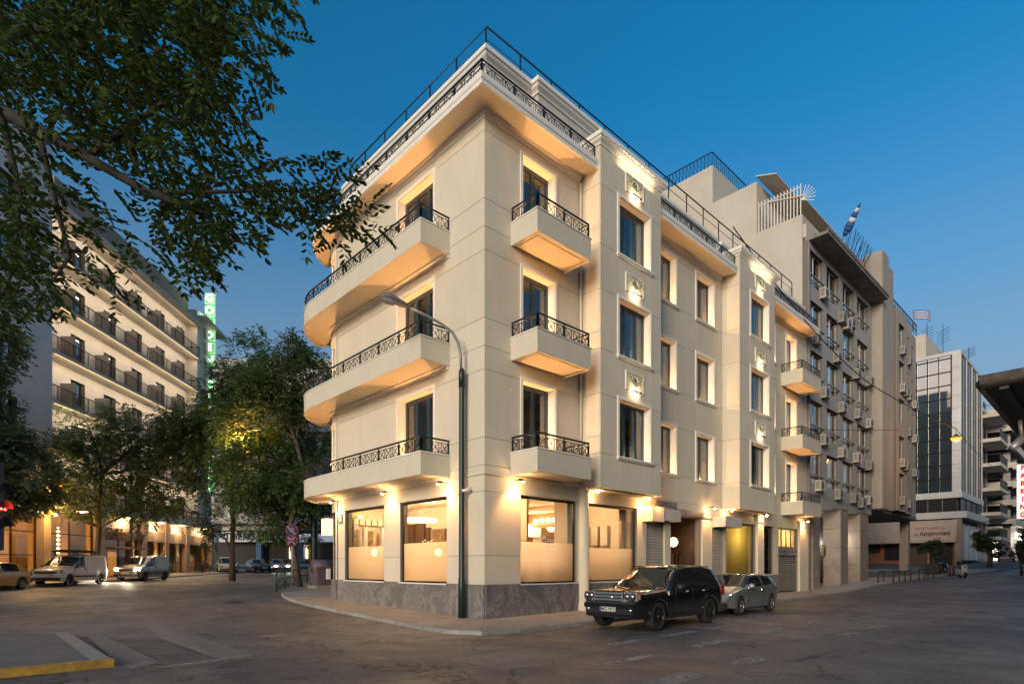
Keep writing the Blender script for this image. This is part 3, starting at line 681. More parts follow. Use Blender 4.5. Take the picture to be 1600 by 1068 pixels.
# bar wall with the arch of bulbs
BW = MB().box(6.5, 6.6, 2.4, 5.6, .35, 4.15).build('bar_wall', INT, IN)
MB().box(6.38, 6.499, 2.5, 4.72, 3.32, 3.82).build('orange_panel', ORG, IN); MB().box(6.1, 6.5, 2.4, 5.1, 3.86, 3.96).build('cove_shelf', WHITE, IN)
MB().box(6.44, 6.499, 2.5, 3.75, 2.62, 3.26).build('bar_mirror', mat('bar_mirror', (.55, .45, .33), .08, metal=.9), IN); MB().box(6.42, 6.499, 3.8, 4.75, 2.86, 3.28).build('white_panel', WHITE, IN)
CMT = thing('coffee_machine', 'copper coloured coffee machine under the arch of bulbs', 'coffee machine', (5.8, 4.2, 2.521)); CPM = mat('copper', (.35, .12, .06), .3, metal=.6)
MB().box(-.16, .16, -.38, .38, .0, .30).build('body', CPM, CMT); MB().box(-.18, .18, -.4, .4, .301, .33).build('cup_rail', CPM, CMT); MB().tube([(-.2, -.2, .2), (-.3, -.2, .1)], .02, 6).build('spout', CPM, CMT)
BULB = emat('bulb_glow', (1, .72, .38), 4.5)
for y, z in ((4.44, 3.05), (4.29, 3.34), (3.98, 3.52), (3.6, 3.56), (3.23, 3.54), (2.86, 3.54)):
    MB().lathe([(0, -.10), (.06, -.085), (.10, 0), (.06, .085), (0, .10)], 10, (6.28, y, z)).build('globe_bulb', BULB, IN)
light('POINT', (5.9, 3.7, 3.3), 7, (1, .66, .34), .2, CB)
MB().box(5.6, 6.0, 2.6, 5.4, .35, 2.45).build('bar_counter', BRN, IN); MB().box(5.5, 6.05, 2.5, 5.5, 2.45, 2.52).build('counter_top', WHITE, IN)
def stool(x, y, label):
    T = thing('bar_stool', label, 'stool', (x, y, .351), 0, 'bar stools behind the frosted pane')
    MB().box(-.2, .2, -.2, .2, 1.27, 1.35).build('seat', mat('stool_leather', (.1, .06, .04), .5), T); SM = mat('stool_metal', (.05, .04, .035), .4, metal=.7)
    for sx in (-1, 1):
        for sy in (-1, 1): MB().bar((sx*.17, sy*.17, 1.27), (sx*.24, sy*.24, 0), .045).build('leg', SM, T)
        MB().bar((-.22, sx*.22, .6), (.22, sx*.22, .6), .03).build('foot_rail', SM, T)
for x, lb in ((1.9, 'bar stool behind frosted glass nearest the building corner'), (2.55, 'second bar stool from the building corner behind frosted glass'), (3.2, 'third bar stool from the building corner behind frosted glass'), (3.85, 'bar stool behind frosted glass nearest the round column')): stool(x, .62, lb)
# avenue side: panelled wall, ring lamp, stone wall, arch of boxes
MB().box(3.2, 3.3, 1.4, 9.4, .35, 4.15).build('partition', INT, IN)
for y0, y1, z1, m in ((8.45, 9.2, 3.5, BRN), (7.65, 8.3, 3.64, BRN), (6.1, 7.1, 3.2, STON), (7.25, 7.5, 3.3, BRN)):
    MB().box(3.08, 3.199, y0, y1, .35 if m is BRN else 2.0, z1).build('display_panel', m, IN)
for k in range(6): MB().box(3.04, 3.1, 6.1, 7.1, 2.2+.17*k, 2.34+.17*k).build('stone_course', STON, IN)
for x in (.98, 1.85, 2.5): MB().box(x-.08, x+.08, 8.9, 9.1, .35, 3.3).build('pillar', CREAM, IN)
for k in range(6): MB().box(.62+.29*k, .86+.29*k, 9.3, 9.49, 3.40, 3.64).build('wall_box', CREAM, IN)
for k in range(4): MB().box(.62, .86, 9.3, 9.49, 2.42+.25*k, 2.63+.25*k).build('wall_box', CREAM, IN)
MB().box(1.15, 1.62, 9.4, 9.49, 1.6, 3.16).build('stone_panel', STON, IN); MB().box(2.1, 2.35, 9.4, 9.49, 1.6, 3.16).build('stone_panel', STON, IN)
rg = MB(); rg.tube([(1.6+.72*math.cos(a/24*math.tau), 5.95+.72*math.sin(a/24*math.tau), 3.45) for a in range(25)], .045, 6); rg.build('ring_lamp', emat('ring_glow', (1, .72, .40), 4), IN)
for a in (0, 2.1, 4.2): MB().bar((1.6+.72*math.cos(a), 5.95+.72*math.sin(a), 3.5), (1.6, 5.95, 4.14), .008).build('cable', BRN, IN)
for x, y, e in ((1.9, 1.8, 90), (2.9, 3.2, 80), (6.4, 1.8, 120), (1.6, 3.2, 60), (1.6, 5.4, 80), (1.6, 7.9, 110), (4.8, 4.2, 90)):
    light('POINT', (x, y, 3.9), e*.42, (1, .69, .40), .12, CB)
SF = thing('sofa', 'dark low sofa behind the frosted pane near the rounded corner', 'sofa', (1.05, 6.75, .351)); MB().box(-.3, .3, -.85, .85, .0, .45).build('seat', BRN, SF); MB().box(.2, .42, -.85, .85, .45, 1.15).build('backrest', BRN, SF)
for q in (-1, 1): MB().box(-.3, .2, q*.85, q*.98, 0, .7).build('armrest', BRN, SF)
FV = thing('flower_vase', 'white flowers in a vase beside the dark panelled wall', 'vase', (2.75, 6.9, .351)); MB().box(-.2, .2, -.2, .2, 0, 1.7).build('pedestal', BRN, FV); MB().lathe([(.06, 1.7), (.1, 1.85), (.04, 2.05)], 8).build('vase', WHITE, FV)
fl = MB()
for k in range(9): fl.bar((0, 0, 2.03), (.2*math.cos(k*.7), .22*math.sin(k*.7), 2.27+.05*(k % 3)), .012); fl.lathe([(0, -.04), (.045, 0), (0, .04)], 6, (.2*math.cos(k*.7), .22*math.sin(k*.7), 2.27+.05*(k % 3)))
fl.build('flowers', WHITE, FV)
EXG = emat('exit_sign_green', (.05, .8, .2), 3); MB().box(.80, .98, 9.2, 9.24, 3.70, 3.79).build('exit_sign', EXG, IN)
# decals on the bar window: two small square stickers
STK = mat('sticker_white', (.75, .7, .6), .6)
for x0, x1, z0, z1 in ((2.55, 2.86, 2.44, 2.66), (2.93, 3.33, 2.2, 2.56)):
    mb = MB(); t = .02; y = .118
    for a, b, c, d in ((x0, x1, z1-t, z1), (x0, x1, z0, z0+t), (x0, x0+t, z0, z1), (x1-t, x1, z0, z1), (x0+.08, x1-.08, (z0+z1)/2-.03, (z0+z1)/2+.02), (x0+.05, x1-.05, z1-.09, z1-.05)): mb.box(a, b, y, y+.006, c, d)
    mb.build('window_sticker', STK, CB)
# wall spotlights over the shops
def spot_lamp(fr, a, z=4.32, e=38, out=.34):
    s = MB(); s.bar(fr.p(a, 0, z+.02), fr.p(a, out-.05, z+.04), .025); P0 = Vector(fr.p(a, out-.1, z+.04)); P1 = Vector(fr.p(a+.02, out+.06, z-.0))
    s.tube([P0, P1], [.035, .045], 8); S = s.build('wall_spotlight', BRONZ, CB)
    q = MB(); c = fr.p(a+.02, out+.05, z-.045); q.lathe([(0, -.03), (.035, -.02), (.04, 0), (0, .02)], 8, c); q.build('bulb', emat('spot_glow', (1, .78, .48), 60), S)
    light('POINT', fr.p(a, out-.04, z-.10), e*.14, WARM, .03, CB)
    light('SPOT', fr.p(a, out+.02, z-.06), e*1.8, WARM, .03, CB, Vector((*(-fr.n*.42), -1)), R_(105), .8)
for a in (1.84, 5.28, 9.35): spot_lamp(FLf, a)
for a in (1.25, 5.0, 8.25, 13.6, 15.3, 19.2, 24.9): spot_lamp(FRt, a)
light('POINT', (.9, 11.3, 4.2), 14, WARM, .05, CB)
# --- the service part towards the side street's end
facade(CB, FRt, [8.62, 8.68, 9.92, 10.45, 13.08, 13.68, 14.1, 15.22, 15.5, 18.75, 19.55, 21.05, 21.66, 24.4, 25.9], [.12, 1.2, 3.45, 3.8, 4.42],
       [(8.68, 9.92, 0, 3.45), (10.45, 13.08, 0, 3.8), (14.1, 15.22, 0, 3.45), (15.5, 18.75, 1.2, 3.8), (19.55, 21.05, 1.2, 3.8), (21.66, 24.4, 0, 3.8)], core=.3)
SHUT = mat('roller_shutter', (.40, .37, .33), .55, metal=.2, var=.12, scale=4, rnd=.05); GATE = mat('grey_gate', (.19, .17, .15), .6, metal=.2, var=.2, scale=3, rnd=.05)
def shutter(x0, x1, z0, z1, m, pitch=.12, y=.12, name='roller_shutter'):
    e = bpy.data.objects.new(name, None); COL.objects.link(e); e.parent = CB
    n = int((z1-z0)/pitch)
    me = None
    for k in range(n):
        if me is None:
            mb = MB(); h = pitch
            mb.add([(x0, y, 0), (x1, y, 0), (x1, y-.022, h*.3), (x0, y-.022, h*.3), (x1, y-.022, h*.7), (x0, y-.022, h*.7), (x1, y, h*.97), (x0, y, h*.97)], [(0,1,2,3),(3,2,4,5),(5,4,6,7)]); me = mb.mesh('slat')
        o = link('slat', me, m, e); o.location = (0, 0, z0 + k*pitch)
    MB().box(x0-.02, x1+.02, y+.01, y+.05, z0, z1+.1).build('backing', STUCB, e)
    return e
shutter(8.70, 9.90, .2, 3.45, SHUT); shutter(14.12, 15.20, .25, 3.45, SHUT); shutter(21.7, 24.36, .2, 2.2, GATE, .13)
def shutter_box(x0, x1, z0, z1, d=.42):
    mb = MB(); h = (z1-z0)/3
    for k in range(3): mb.box(x0, x1, -d, .0, z0+h*k+.006, z0+h*(k+1)-.006)
    mb.box(x0+.01, x1-.01, -d+.01, 0, z0, z1); mb.build('shutter_box', mat('pale_grey_metal', (.5, .47, .43), .5, var=.06), CB)
shutter_box(9.24, 10.62, 3.5, 3.98); shutter_box(14.25, 15.9, 3.47, 3.95, .6)
MB().box(8.36, 9.2, -.5, -.02, 3.42, 4.0).build('lit_sign_box', mat('cream_lightbox', (.75, .64, .45), .5), CB)
light('POINT', (8.75, -.62, 4.15), 8, WARM, .05, CB)
# entrance
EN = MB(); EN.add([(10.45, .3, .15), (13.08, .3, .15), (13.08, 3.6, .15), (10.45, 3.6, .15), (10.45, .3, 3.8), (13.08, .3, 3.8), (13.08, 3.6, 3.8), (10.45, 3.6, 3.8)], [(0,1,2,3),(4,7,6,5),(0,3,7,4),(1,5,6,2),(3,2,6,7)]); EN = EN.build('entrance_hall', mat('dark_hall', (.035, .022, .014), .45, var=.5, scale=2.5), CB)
for x0, x1 in ((10.5, 11.4), (11.45, 12.3), (12.35, 13.05)):
    f = MB(); f.box(x0, x0+.06, 1.0, 1.06, .16, 2.3); f.box(x1-.06, x1, 1.0, 1.06, .16, 2.3); f.box(x0, x1, 1.0, 1.06, 2.22, 2.3); f.box(x0, x1, 1.0, 1.06, .16, .28); f.box((x0+x1)/2-.02, (x0+x1)/2+.02, 1.01, 1.05, .28, 2.22); f.box(x0, x1, 1.01, 1.05, 1.2, 1.24); f.build('door_frame', BRN, EN)
MB().lathe([(0, -.22), (.13, -.18), (.22, 0), (.13, .18), (0, .22)], 14, (11.62, .55, 2.7)).build('globe_lamp', emat('globe_glow', (1, .74, .42), .8), EN)
light('POINT', (11.85, .7, 2.7), 10, WARM, .2, CB)
MB().box(13.1, 13.66, -.06, .0, .15, 3.75).build('pilaster', CREAM, CB); MB().box(18.78, 19.52, -.12, .0, .15, 4.3).build('pilaster', CREAM, CB); MB().box(24.5, 25.86, -.1, .0, .1, 4.3).build('pilaster', CREAM, CB); MB().box(9.96, 10.42, -.05, .0, .12, 3.44).build('pilaster', CREAM, CB)
OLV = glass('olive_shop_glass', (.55, .52, .3), .06, diff=.6, dcol=(.55, .47, .24)); DKG = glass('dark_shop_glass', (.22, .2, .18), .12)
for a0, a1, g_ in ((15.55, 18.7, OLV), (19.6, 21.0, DKG)):
    W = window(CB, FRt, a0, a1, 1.22, 3.78, 0, inset=.12, trim=0, sill=False, fm=BRONZ, name='shop_window', room=1.6, curtain='', lamp=0, fw=.05, gl=g_)
light('POINT', (17, 1.0, 3.2), 45, (1, .75, .4), .2, CB); light('POINT', (23, 1.0, 3.5), 50, (1, .75, .42), .2, CB)
W = window(CB, FRt, 21.7, 24.36, 2.7, 3.78, 3, inset=.12, trim=0, sill=False, fm=BRONZ, name='clerestory_window', room=1.6, curtain='', lamp=0, fw=.045, gl=glass('warm_milk_glass', (.9, .85, .7), .05, diff=.8, dcol=(.85, .72, .5)))
for k in range(2): MB().box(21.68, 24.38, .02, .14, 2.24+.22*k, 2.44+.22*k).build('lintel_slab', MARB, CB)
for z0, z1 in ((3.95, 4.15), (4.17, 4.36)): MB().box(9.3, 10.9, -.06, -.001, z0, z1).build('marble_slab', MARB, CB)
for x0 in (10.95, 12.0, 13.0): MB().box(x0, x0+1.02, -.06, -.001, 3.83, 4.1).build('marble_slab', MARB, CB)
plinth(FRt, 19.0, 21.6, 1.15, 1.3, -.1)
# street name plate, wall lantern, security camera
pl = MB(); pl.box(-.03, -.005, 9.05, 9.42, 3.42, 3.78); PL = pl.build('street_name_plate', mat('plate_blue', (.05, .07, .14), .5), CB)
for z, w in ((3.70, .26), (3.64, .14), (3.56, .29), (3.50, .2)): MB().box(-.036, -.031, 9.235-w/2, 9.235+w/2, z-.016, z+.016).build('plate_line', WHITE, PL)
MB().box(-.36, -.02, 9.95, 10.3, 2.95, 3.65).build('lit_sign_box', emat('sign_box_glow', (1, .66, .32), .45), CB)
cm = MB(); cm.bar((0, .62, 4.1), (-.18, .62, 4.05), .03); cm.tube([(-.1, .55, 4.0), (-.34, .66, 3.95)], .05, 8); cm.build('security_camera', WHITE, CB)
cm = MB(); cm.tube([(18.8, -.1, 3.9), (18.9, -.4, 3.85)], .05, 8); cm.build('security_camera', WHITE, CB)
# body of the building, seen only through gaps
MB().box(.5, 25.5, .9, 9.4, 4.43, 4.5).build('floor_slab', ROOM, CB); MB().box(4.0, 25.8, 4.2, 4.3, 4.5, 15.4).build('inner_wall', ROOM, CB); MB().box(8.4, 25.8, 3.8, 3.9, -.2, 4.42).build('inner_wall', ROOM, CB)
MB().box(25.7, 25.9, 0.33, 8, -.2, 17.0).build('party_wall', CREAM, CB)
# ================================================================ buildings further up the side street
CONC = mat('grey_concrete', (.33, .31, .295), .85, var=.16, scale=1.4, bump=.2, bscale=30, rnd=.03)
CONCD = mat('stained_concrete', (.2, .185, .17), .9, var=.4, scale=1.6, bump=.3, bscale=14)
BEIG = mat('beige_concrete', (.34, .295, .245), .85, var=.16, scale=.9, bump=.2, bscale=30, stretch=(1.5, 1.5, .35))
PARTY = mat('party_wall_render', (.52, .455, .375), .9, var=.08, scale=.5, bump=.15, bscale=20)
ALU = mat('aluminium_frame', (.30, .29, .28), .45, metal=.4); SHT = mat('grey_roller_blind', (.10, .092, .085), .7, var=.12, scale=3, stretch=(1, 1, 30)); SKYG = glass('office_glass', (.34, .33, .32), .42, rough=.05)
ACW = mat('ac_casing', (.40, .37, .33), .55, var=.08, scale=5, rnd=.28); ACD = mat('ac_grille', (.09, .085, .08), .6)
_ac = {}
def air_con(root, x, y, z, flip=False):
    """outdoor unit on brackets, fan towards the street"""
    if not _ac:
        b = MB(); b.box(-.42, .42, -.36, -.02, 0, .6); b.box(-.40, -.36, -.36, .12, -.06, -.01); b.box(.34, .38, -.36, .12, -.06, -.01); b.box(-.44, .44, -.34, -.04, .6, .615)
        _ac['b'] = b.mesh('air_conditioner')
        f = MB()
        f.lathe([(0, -.372), (.235, -.372), (.25, -.362)], 16, (-.1, 0, .3), 'y')
        for k in range(7): f.box(-.432, -.421, -.31, -.07, .08+.068*k, .115+.068*k)
        _ac['f'] = f.mesh('grille')
    a = link('air_conditioner', _ac['b'], ACW, root); a.location = (x, y, z); g = link('grille', _ac['f'], ACD, a)
    return a
# --- grey office block
OB = thing('office_building', 'grey office block with dark windows and rows of wall air conditioners', 'building')
FO = Fr((0, -.05), (1, 0), (0, -1)); wx = [(26.2, 28.45), (29.1, 31.4), (32.15, 34.55), (35.25, 37.85)]; tops = [21.05-3.06*k for k in range(5)]
zb = [5.95]
for t in tops[::-1]: zb += [t-2.1, t]
zb += [21.5]
facade(OB, FO, [25.98, 26.2, 28.45, 29.1, 31.4, 32.15, 34.55, 35.25, 37.85, 38.65], zb, [(a, b, t-2.1, t) for a, b in wx for t in tops], m=CONC, core=.35, name='facade_panel')
for r, t in enumerate(tops):
    for c, (a, b) in enumerate(wx):
        W = window(OB, FO, a, b, t-2.1, t, 1, inset=.2, trim=0, sill=False, fm=ALU, room=1.2, curtain='', lamp=0, gl=SKYG, fw=.05, trans=t-1.52)
        s = MB(); h = (a+b)/2; sd = (r*2+c) % 3 != 0
        FO.box(s, a+.06 if sd else h+.05, h-.05 if sd else b-.06, -.285, -.27, t-1.5, t-.05); s.build('blind', SHT, W)
        s = MB(); FO.box(s, a-.03, b+.03, -.02, .07, t-1.56, t-1.48); s.build('ledge', ALU, W)
for k, (x, z) in enumerate([(28.2, 18.75), (31.55, 18.2), (32.5, 18.0), (33.4, 18.35), (26.9, 15.55), (30.6, 15.3), (34.6, 15.1), (37.6, 15.25), (28.3, 12.5), (31.6, 12.2), (34.9, 12.35), (37.5, 12.1), (28.2, 9.5), (31.5, 9.15), (34.6, 9.2), (37.6, 9.0), (27.4, 6.55), (30.9, 6.3), (34.0, 6.3), (35.7, 6.1), (37.3, 6.4)]):
    air_con(OB, x, -.06, z - .2)
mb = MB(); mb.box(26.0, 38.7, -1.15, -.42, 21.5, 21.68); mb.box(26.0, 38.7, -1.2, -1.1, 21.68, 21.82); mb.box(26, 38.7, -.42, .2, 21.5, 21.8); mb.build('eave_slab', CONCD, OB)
mb = MB()
for pts, z0 in (([(26.0, .32), (38.6, .32), (38.6, 13), (26.0, 13)], 5.9), ): mb.prism(pts, z0, 23.25)
mb.prism([(26.0, 3.15), (38.6, 3.15), (38.6, 13), (26.0, 13)], 23.25, 26.6); mb.prism([(26.0, 6.2), (38.6, 6.2), (38.6, 13), (26.0, 13)], 26.6, 29.2)
mb.box(26.0, 38.6, 2.4, 13, 0, 5.9); mb.build('party_wall', PARTY, OB)
AWN = mat('beige_awning', (.62, .54, .42), .85, var=.08, scale=2)
for y0, y1, z0, z1 in ((3.2, 1.9, 26.95, 26.5), (2.4, .3, 24.9, 24.35)):
    a = MB(); a.add([(26.0, y0, z0), (37.2, y0, z0), (37.2, y1, z1), (26.0, y1, z1), (26.0, y0, z0+.06), (37.2, y0, z0+.06), (37.2, y1, z1+.06), (26.0, y1, z1+.06)], [(0,1,2,3),(4,7,6,5),(0,4,5,1),(1,5,6,2),(2,6,7,3),(3,7,4,0)]); a.build('awning', AWN, OB)
wf = MB()
for k in range(14): wf.bar((26.1, .45+.2*k, 23.2), (26.1, .45+.2*k, 25.2), .05)
wf.bar((26.1, .4, 25.0), (26.1, 3.1, 25.0), .05)
for k in range(7): a = -.5+.3*k; wf.bar((26.1, .4, 24.2), (26.2, .4-.8*math.cos(a), 24.3+.8*math.sin(a)), .03)
wf.build('white_fence', WHITE, OB)
bf = MB()
for k in range(24): bf.bar((26.1, 6.3+.28*k, 29.2), (26.1, 6.3+.28*k, 30.2), .03); bf.bar((26.1, 6.3+.28*k, 29.2), (26.1, 6.58+.28*k, 30.2), .02)
for k in range(20): bf.bar((26.1+.3*k, 6.3, 29.2), (26.1+.3*k, 6.3, 30.2), .03)
bf.bar((26.1, 6.3, 30.2), (26.1, 13, 30.2), .05); bf.bar((26.1, 6.3, 30.2), (32, 6.3, 30.2), .05); bf.build('roof_railing', RAIL, OB)
for y in (.4, .8): MB().box(26.02, 26.4, y, y+.3, 21.9, 23.2)
MB().box(26.03, 38.5, .1, .3, 21.8, 22.6).build('parapet', PARTY, OB)
sp = MB()
for k in range(26): 
    x = 33+.17*k; a = random.uniform(-.6, .9); sp.bar((x, .2, 23.0), (x+math.sin(a)*1.1, -.4, 24.3+math.cos(a)*.9), .022)
sp.build('spiked_fence', RAIL, OB)
mb = MB(); mb.box(26, 38.6, -.05, 2.4, 5.5, 5.94); mb.build('arcade_beam', CONC, OB)
PIL = mat('pinkish_stone_pillar', (.27, .215, .175), .8, var=.2, scale=2, bump=.2)
for x0, x1 in ((26.9, 28.0), (31.9, 33.4), (36.1, 38.0)):
    z = G(x0, 0) - .1
    for k in range(4): MB().box(x0, x1, 0, 1.1, z+(5.5-z)*k/4+.008, z+(5.5-z)*(k+1)/4-.008).build('pillar_block', PIL, OB)
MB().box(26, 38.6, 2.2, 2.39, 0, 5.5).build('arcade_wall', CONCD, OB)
for x0, x1 in ((28.6, 29.9), (30.2, 31.9), (33.9, 36.0)):
    W = MB().box(x0, x1, 2.05, 2.19, .5, 4.9).build('arcade_door', mat('dark_metal_door', (.06, .055, .05), .5, metal=.3, var=.3, scale=2), OB)
for x, z in ((30.0, 3.5), (35.4, 3.4), (38.2, 3.3)):
    MB().lathe([(0, -.1), (.08, -.08), (.11, 0), (.08, .08), (0, .1)], 10, (x, 1.3, z)).build('globe_lamp', emat('white_lamp', (1, .93, .8), 22), OB); light('POINT', (x, 1.1, z), 9, (1, .9, .75), .1, OB)
mb = MB(); mb.lathe([(0, 0), (.42, 0), (.42, .03), (0, .03)], 20, (28.4, -.1, 2.6), 'y'); mb.bar((28.4, -.08, 2.6), (28.4, .3, 2.6), .05); mb.build('round_sign', mat('ochre_disc', (.42, .30, .14), .6), OB)
SHb = MB(); 
for k in range(24): SHb.box(26.05, 26.85, .7, .74, .25+.2*k, .43+.2*k)
SHb.build('side_shutter', GATE, OB)
# --- beige block on stilts
BB = thing('concrete_apartment_building', 'beige concrete block on stilts with narrow windows and air conditioners', 'building')
mb = MB(); mb.box(38.75, 52.9, .4, 12, 6.2, 22.6); mb.build('wall', BEIG, BB)
for x0, x1, d in ((38.75, 40.4, -.75), (40.5, 42.3, -.6)):
    MB().box(x0, x1, d, .4, 6.0, 25.4 if x0 < 40 else 25.0).build('concrete_fin', BEIG, BB)
MB().box(38.8, 42.2, .4, 3.0, 22.6, 25.2).build('stair_tower', mat('brick_red', (.30, .13, .08), .85, var=.3, scale=6), BB)
cols = [(42.6, 43.5, .1), (44.6, 46.4, -.45), (47.9, 49.2, -.15), (50.7, 52.0, .15)]
for c, (x0, x1, y) in enumerate(cols):
    f = Fr((0, y), (1, 0), (0, -1)); e0, e1 = (x0-.7, x1+.9)
    facade(BB, f, [e0 if c else 42.3, x0, x1, min(e1, 52.9)], [6.2] + [v for k in range(5) for v in (7.4+3.1*k, 9.3+3.1*k)] + [22.8], [(x0, x1, 7.4+3.1*k, 9.3+3.1*k) for k in range(5)], m=BEIG, core=.5, name='facade_panel', gap=.003)
    for k in range(5):
        window(BB, f, x0, x1, 7.4+3.1*k, 9.3+3.1*k, 1, inset=.22, trim=0, sill=False, fm=ALU, room=1.0, curtain='', lamp=0, gl=glass('pale_glass', (.35, .37, .4), .55), fw=.05)
        if c and (k+c) % 4 != 3: air_con(BB, x0+.5 if c != 3 else x1-.2, y-.02, 6.75+3.1*k)
        if c == 1 and k % 2: air_con(BB, x0+1.5, y-.02, 6.6+3.1*k)
pr = MB()
for x in [42.5+.5*k for k in range(21)]: pr.bar((x, .0, 22.8), (x, .0, 23.8), .04)
pr.bar((42.5, 0, 23.8), (52.6, 0, 23.8), .06); pr.bar((42.5, 0, 23.3), (52.6, 0, 23.3), .04); pr.build('roof_railing', RAIL, BB)
for x in (39.2, 52.3): z = G(x, 0)-.1; MB().box(x, x+.6, .6, 1.3, z, 6.2).build('stilt', PIL, BB)
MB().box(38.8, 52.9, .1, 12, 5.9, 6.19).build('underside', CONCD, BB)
# --- mirrored corner block
GB = thing('glass_corner_building', 'white corner block with a mirrored glass front and dark vertical strips', 'building')
MIR = mat('mirror_glass', (.8, .75, .66), .03, metal=1.0, bump=.03, bscale=1.2); TILE = mat('white_wall_tile', (.55, .53, .50), .6, var=.1, scale=2, rnd=.06); DARKG = mat('dark_strip_glass', (.022, .021, .024), .35, spec=.25)
MB().box(53.1, 64, -2.9, 10, 6.0, 20.6).build('core', CONCD, GB); MB().box(53.0, 64.1, -3.2, 10, 20.6, 20.9).build('roof_edge', TILE, GB)
FG = Fr((53.0, 0), (0, 1), (-1, 0))
yb = [-2.5, -1.6, -.75, .1, 1.0, 2.0]; zr = [8.3+1.2*k for k in range(11)]
fm = MB()
for a, b in zip(yb, yb[1:]):
    for c, d in zip(zr, zr[1:] + [20.6]):
        mb = MB(); FG.box(mb, a+.05, b-.05, -.08, -.04, c+.05, d-.05); mb.build('mirror_pane', MIR, GB)
for y in yb: FG.box(fm, y-.05, y+.05, -.1, .0, 8.3, 20.6)
for z in zr: FG.box(fm, yb[0], yb[-1], -.1, -.005, z-.05, z+.05)
fm.build('mullion', BRONZ, GB)
for k in range(10): mb = MB(); FG.box(mb, -3.15, -2.56, -.1, .02, 8.3+1.23*k+.01, 8.3+1.23*(k+1)-.01); mb.build('wall_tile', TILE, GB)
FG2 = Fr((53.0, -3.15), (1, 0), (0, -1))
for k in range(4):
    x0 = .15+2.7*k; mb = MB(); FG2.box(mb, x0+.2, x0+2.6, -.1, .0, 8.3, 20.5); mb.build('dark_strip', DARKG, GB)
    for q in range(1, 9): m2 = MB(); FG2.box(m2, x0+.35, x0+2.5, -.0, .02, 8.3+1.36*q-.03, 8.3+1.36*q+.03); m2.build('strip_joint', ALU, GB) if q % 2 else None
    m2 = MB(); FG2.box(m2, x0+1.36, x0+1.44, -.0, .03, 8.3, 20.5); m2.build('mullion', ALU, GB)
for k in range(5): mb = MB(); FG2.box(mb, 2.7*k, 2.7*k+.30, -.1, .06, 8.3, 20.6); mb.build('white_fin', TILE, GB)
mb = MB(); mb.prism([(52.9, -3.3), (64.2, -3.3), (64.2, 10), (52.9, 10)], 7.75, 8.3); mb.build('spandrel', TILE, GB)
for a, b in ((-2.9, -1.9), (-1.8, -.8), (-.7, .3), (.4, 2.0)): mb = MB(); FG.box(mb, a, b, -.1, -.02, 6.55, 7.7); mb.build('dark_window', DARKG, GB)
for k in range(4): mb = MB(); FG2.box(mb, .4+2.7*k, 2.5+2.7*k, -.1, -.02, 6.55, 7.7); mb.build('dark_window', DARKG, GB)
mb = MB(); mb.prism([(52.6, -3.7), (64.3, -3.7), (64.3, 10), (52.6, 10)], 5.9, 6.5); mb.build('canopy_slab', TILE, GB)
SHOP = mat('terracotta_shopfront', (.30, .10, .05), .7, var=.3, scale=2); ORN = mat('ochre_shopfront', (.38, .19, .07), .7, var=.2, scale=2)
MB().box(53.2, 53.4, -2.9, 10, 1.0, 5.9).build('shop_wall', ORN, GB)
for y0, y1, z0, z1, m in ((1.2, 5.6, 1.7, 3.4, SHOP), (1.4, 3.0, 4.6, 5.6, DARKG), (3.3, 5.4, 4.6, 5.6, DARKG), (1.5, 2.7, 2.2, 4.0, DARKG), (3.1, 5.2, 2.9, 4.1, DARKG), (-2.6, -.9, 1.8, 3.9, DARKG), (-.7, .7, 1.8, 3.9, BRN)):
    MB().box(53.05 - (.05 if m is DARKG else 0), 53.19, y0, y1, z0, z1).build('shop_panel', m, GB)
for y in (-3.3, .75, 5.8): MB().box(52.75, 53.2, y, y+.5, 1.4, 5.9).build('pillar', PIL, GB)
for k in range(4): MB().box(54+2.5*k, 56+2.5*k, -3.1, -2.95, 2.2, 5.5).build('shop_shutter', TILE, GB)
AW2 = mat('rose_beige_awning', (.46, .33, .25), .85, var=.1, scale=3)
for y0, y1 in ((-3.0, .7), (1.1, 5.9)):
    a = MB(); a.add([(52.55, y0, 5.75), (52.55, y1, 5.75), (51.9, y1, 3.95), (51.9, y0, 3.95), (51.9, y1, 3.75), (51.9, y0, 3.75), (52.6, y0, 5.78), (52.6, y1, 5.78), (51.96, y1, 3.75), (51.96, y0, 3.75)], [(0,1,2,3),(3,2,4,5),(6,9,8,7),(0,6,7,1),(5,4,8,9),(0,3,5,9,6),(1,7,8,4,2)]); A = a.build('awning', AW2, GB)
    if y0 < 0:
        n = Vector((-1.8, 0, -.65)).normalized()
        lettering('Αρχοντικό', .47, mat('awning_lettering', (.05, .045, .04), .7), A, (52.09, -1.45, 4.55), (0, -1, 0), (.34, 0, .94), depth=.015, bold=.012)
        lettering('το', .3, MATS['awning_lettering'], A, (52.07, -.02, 4.5), (0, -1, 0), (.34, 0, .94), depth=.015)
        lettering('ΨΑΡΟΤΑΒΕΡΝΑ', .30, mat('faded_lettering', (.36, .2, .14), .8), A, (52.27, -1.0, 5.05), (0, -1, 0), (.34, 0, .94), depth=.012)
MB().box(53.5, 63, -.5, 9, 20.9, 23.2).build('roof_house', PARTY, GB)
an = MB()
for x, y in ((55, 2), (56.5, 0), (58, -1), (62, -2.4)):
    an.bar((x, y, 20.9), (x, y, 25.2 if x < 60 else 23.6), .05)
    for k in range(5): an.bar((x-.5, y-.6, 24.6-.3*k if x < 60 else 23.4-.2*k), (x+.5, y+.6, 24.6-.3*k if x < 60 else 23.4-.2*k), .03)
an.build('roof_antenna', RAIL, GB)
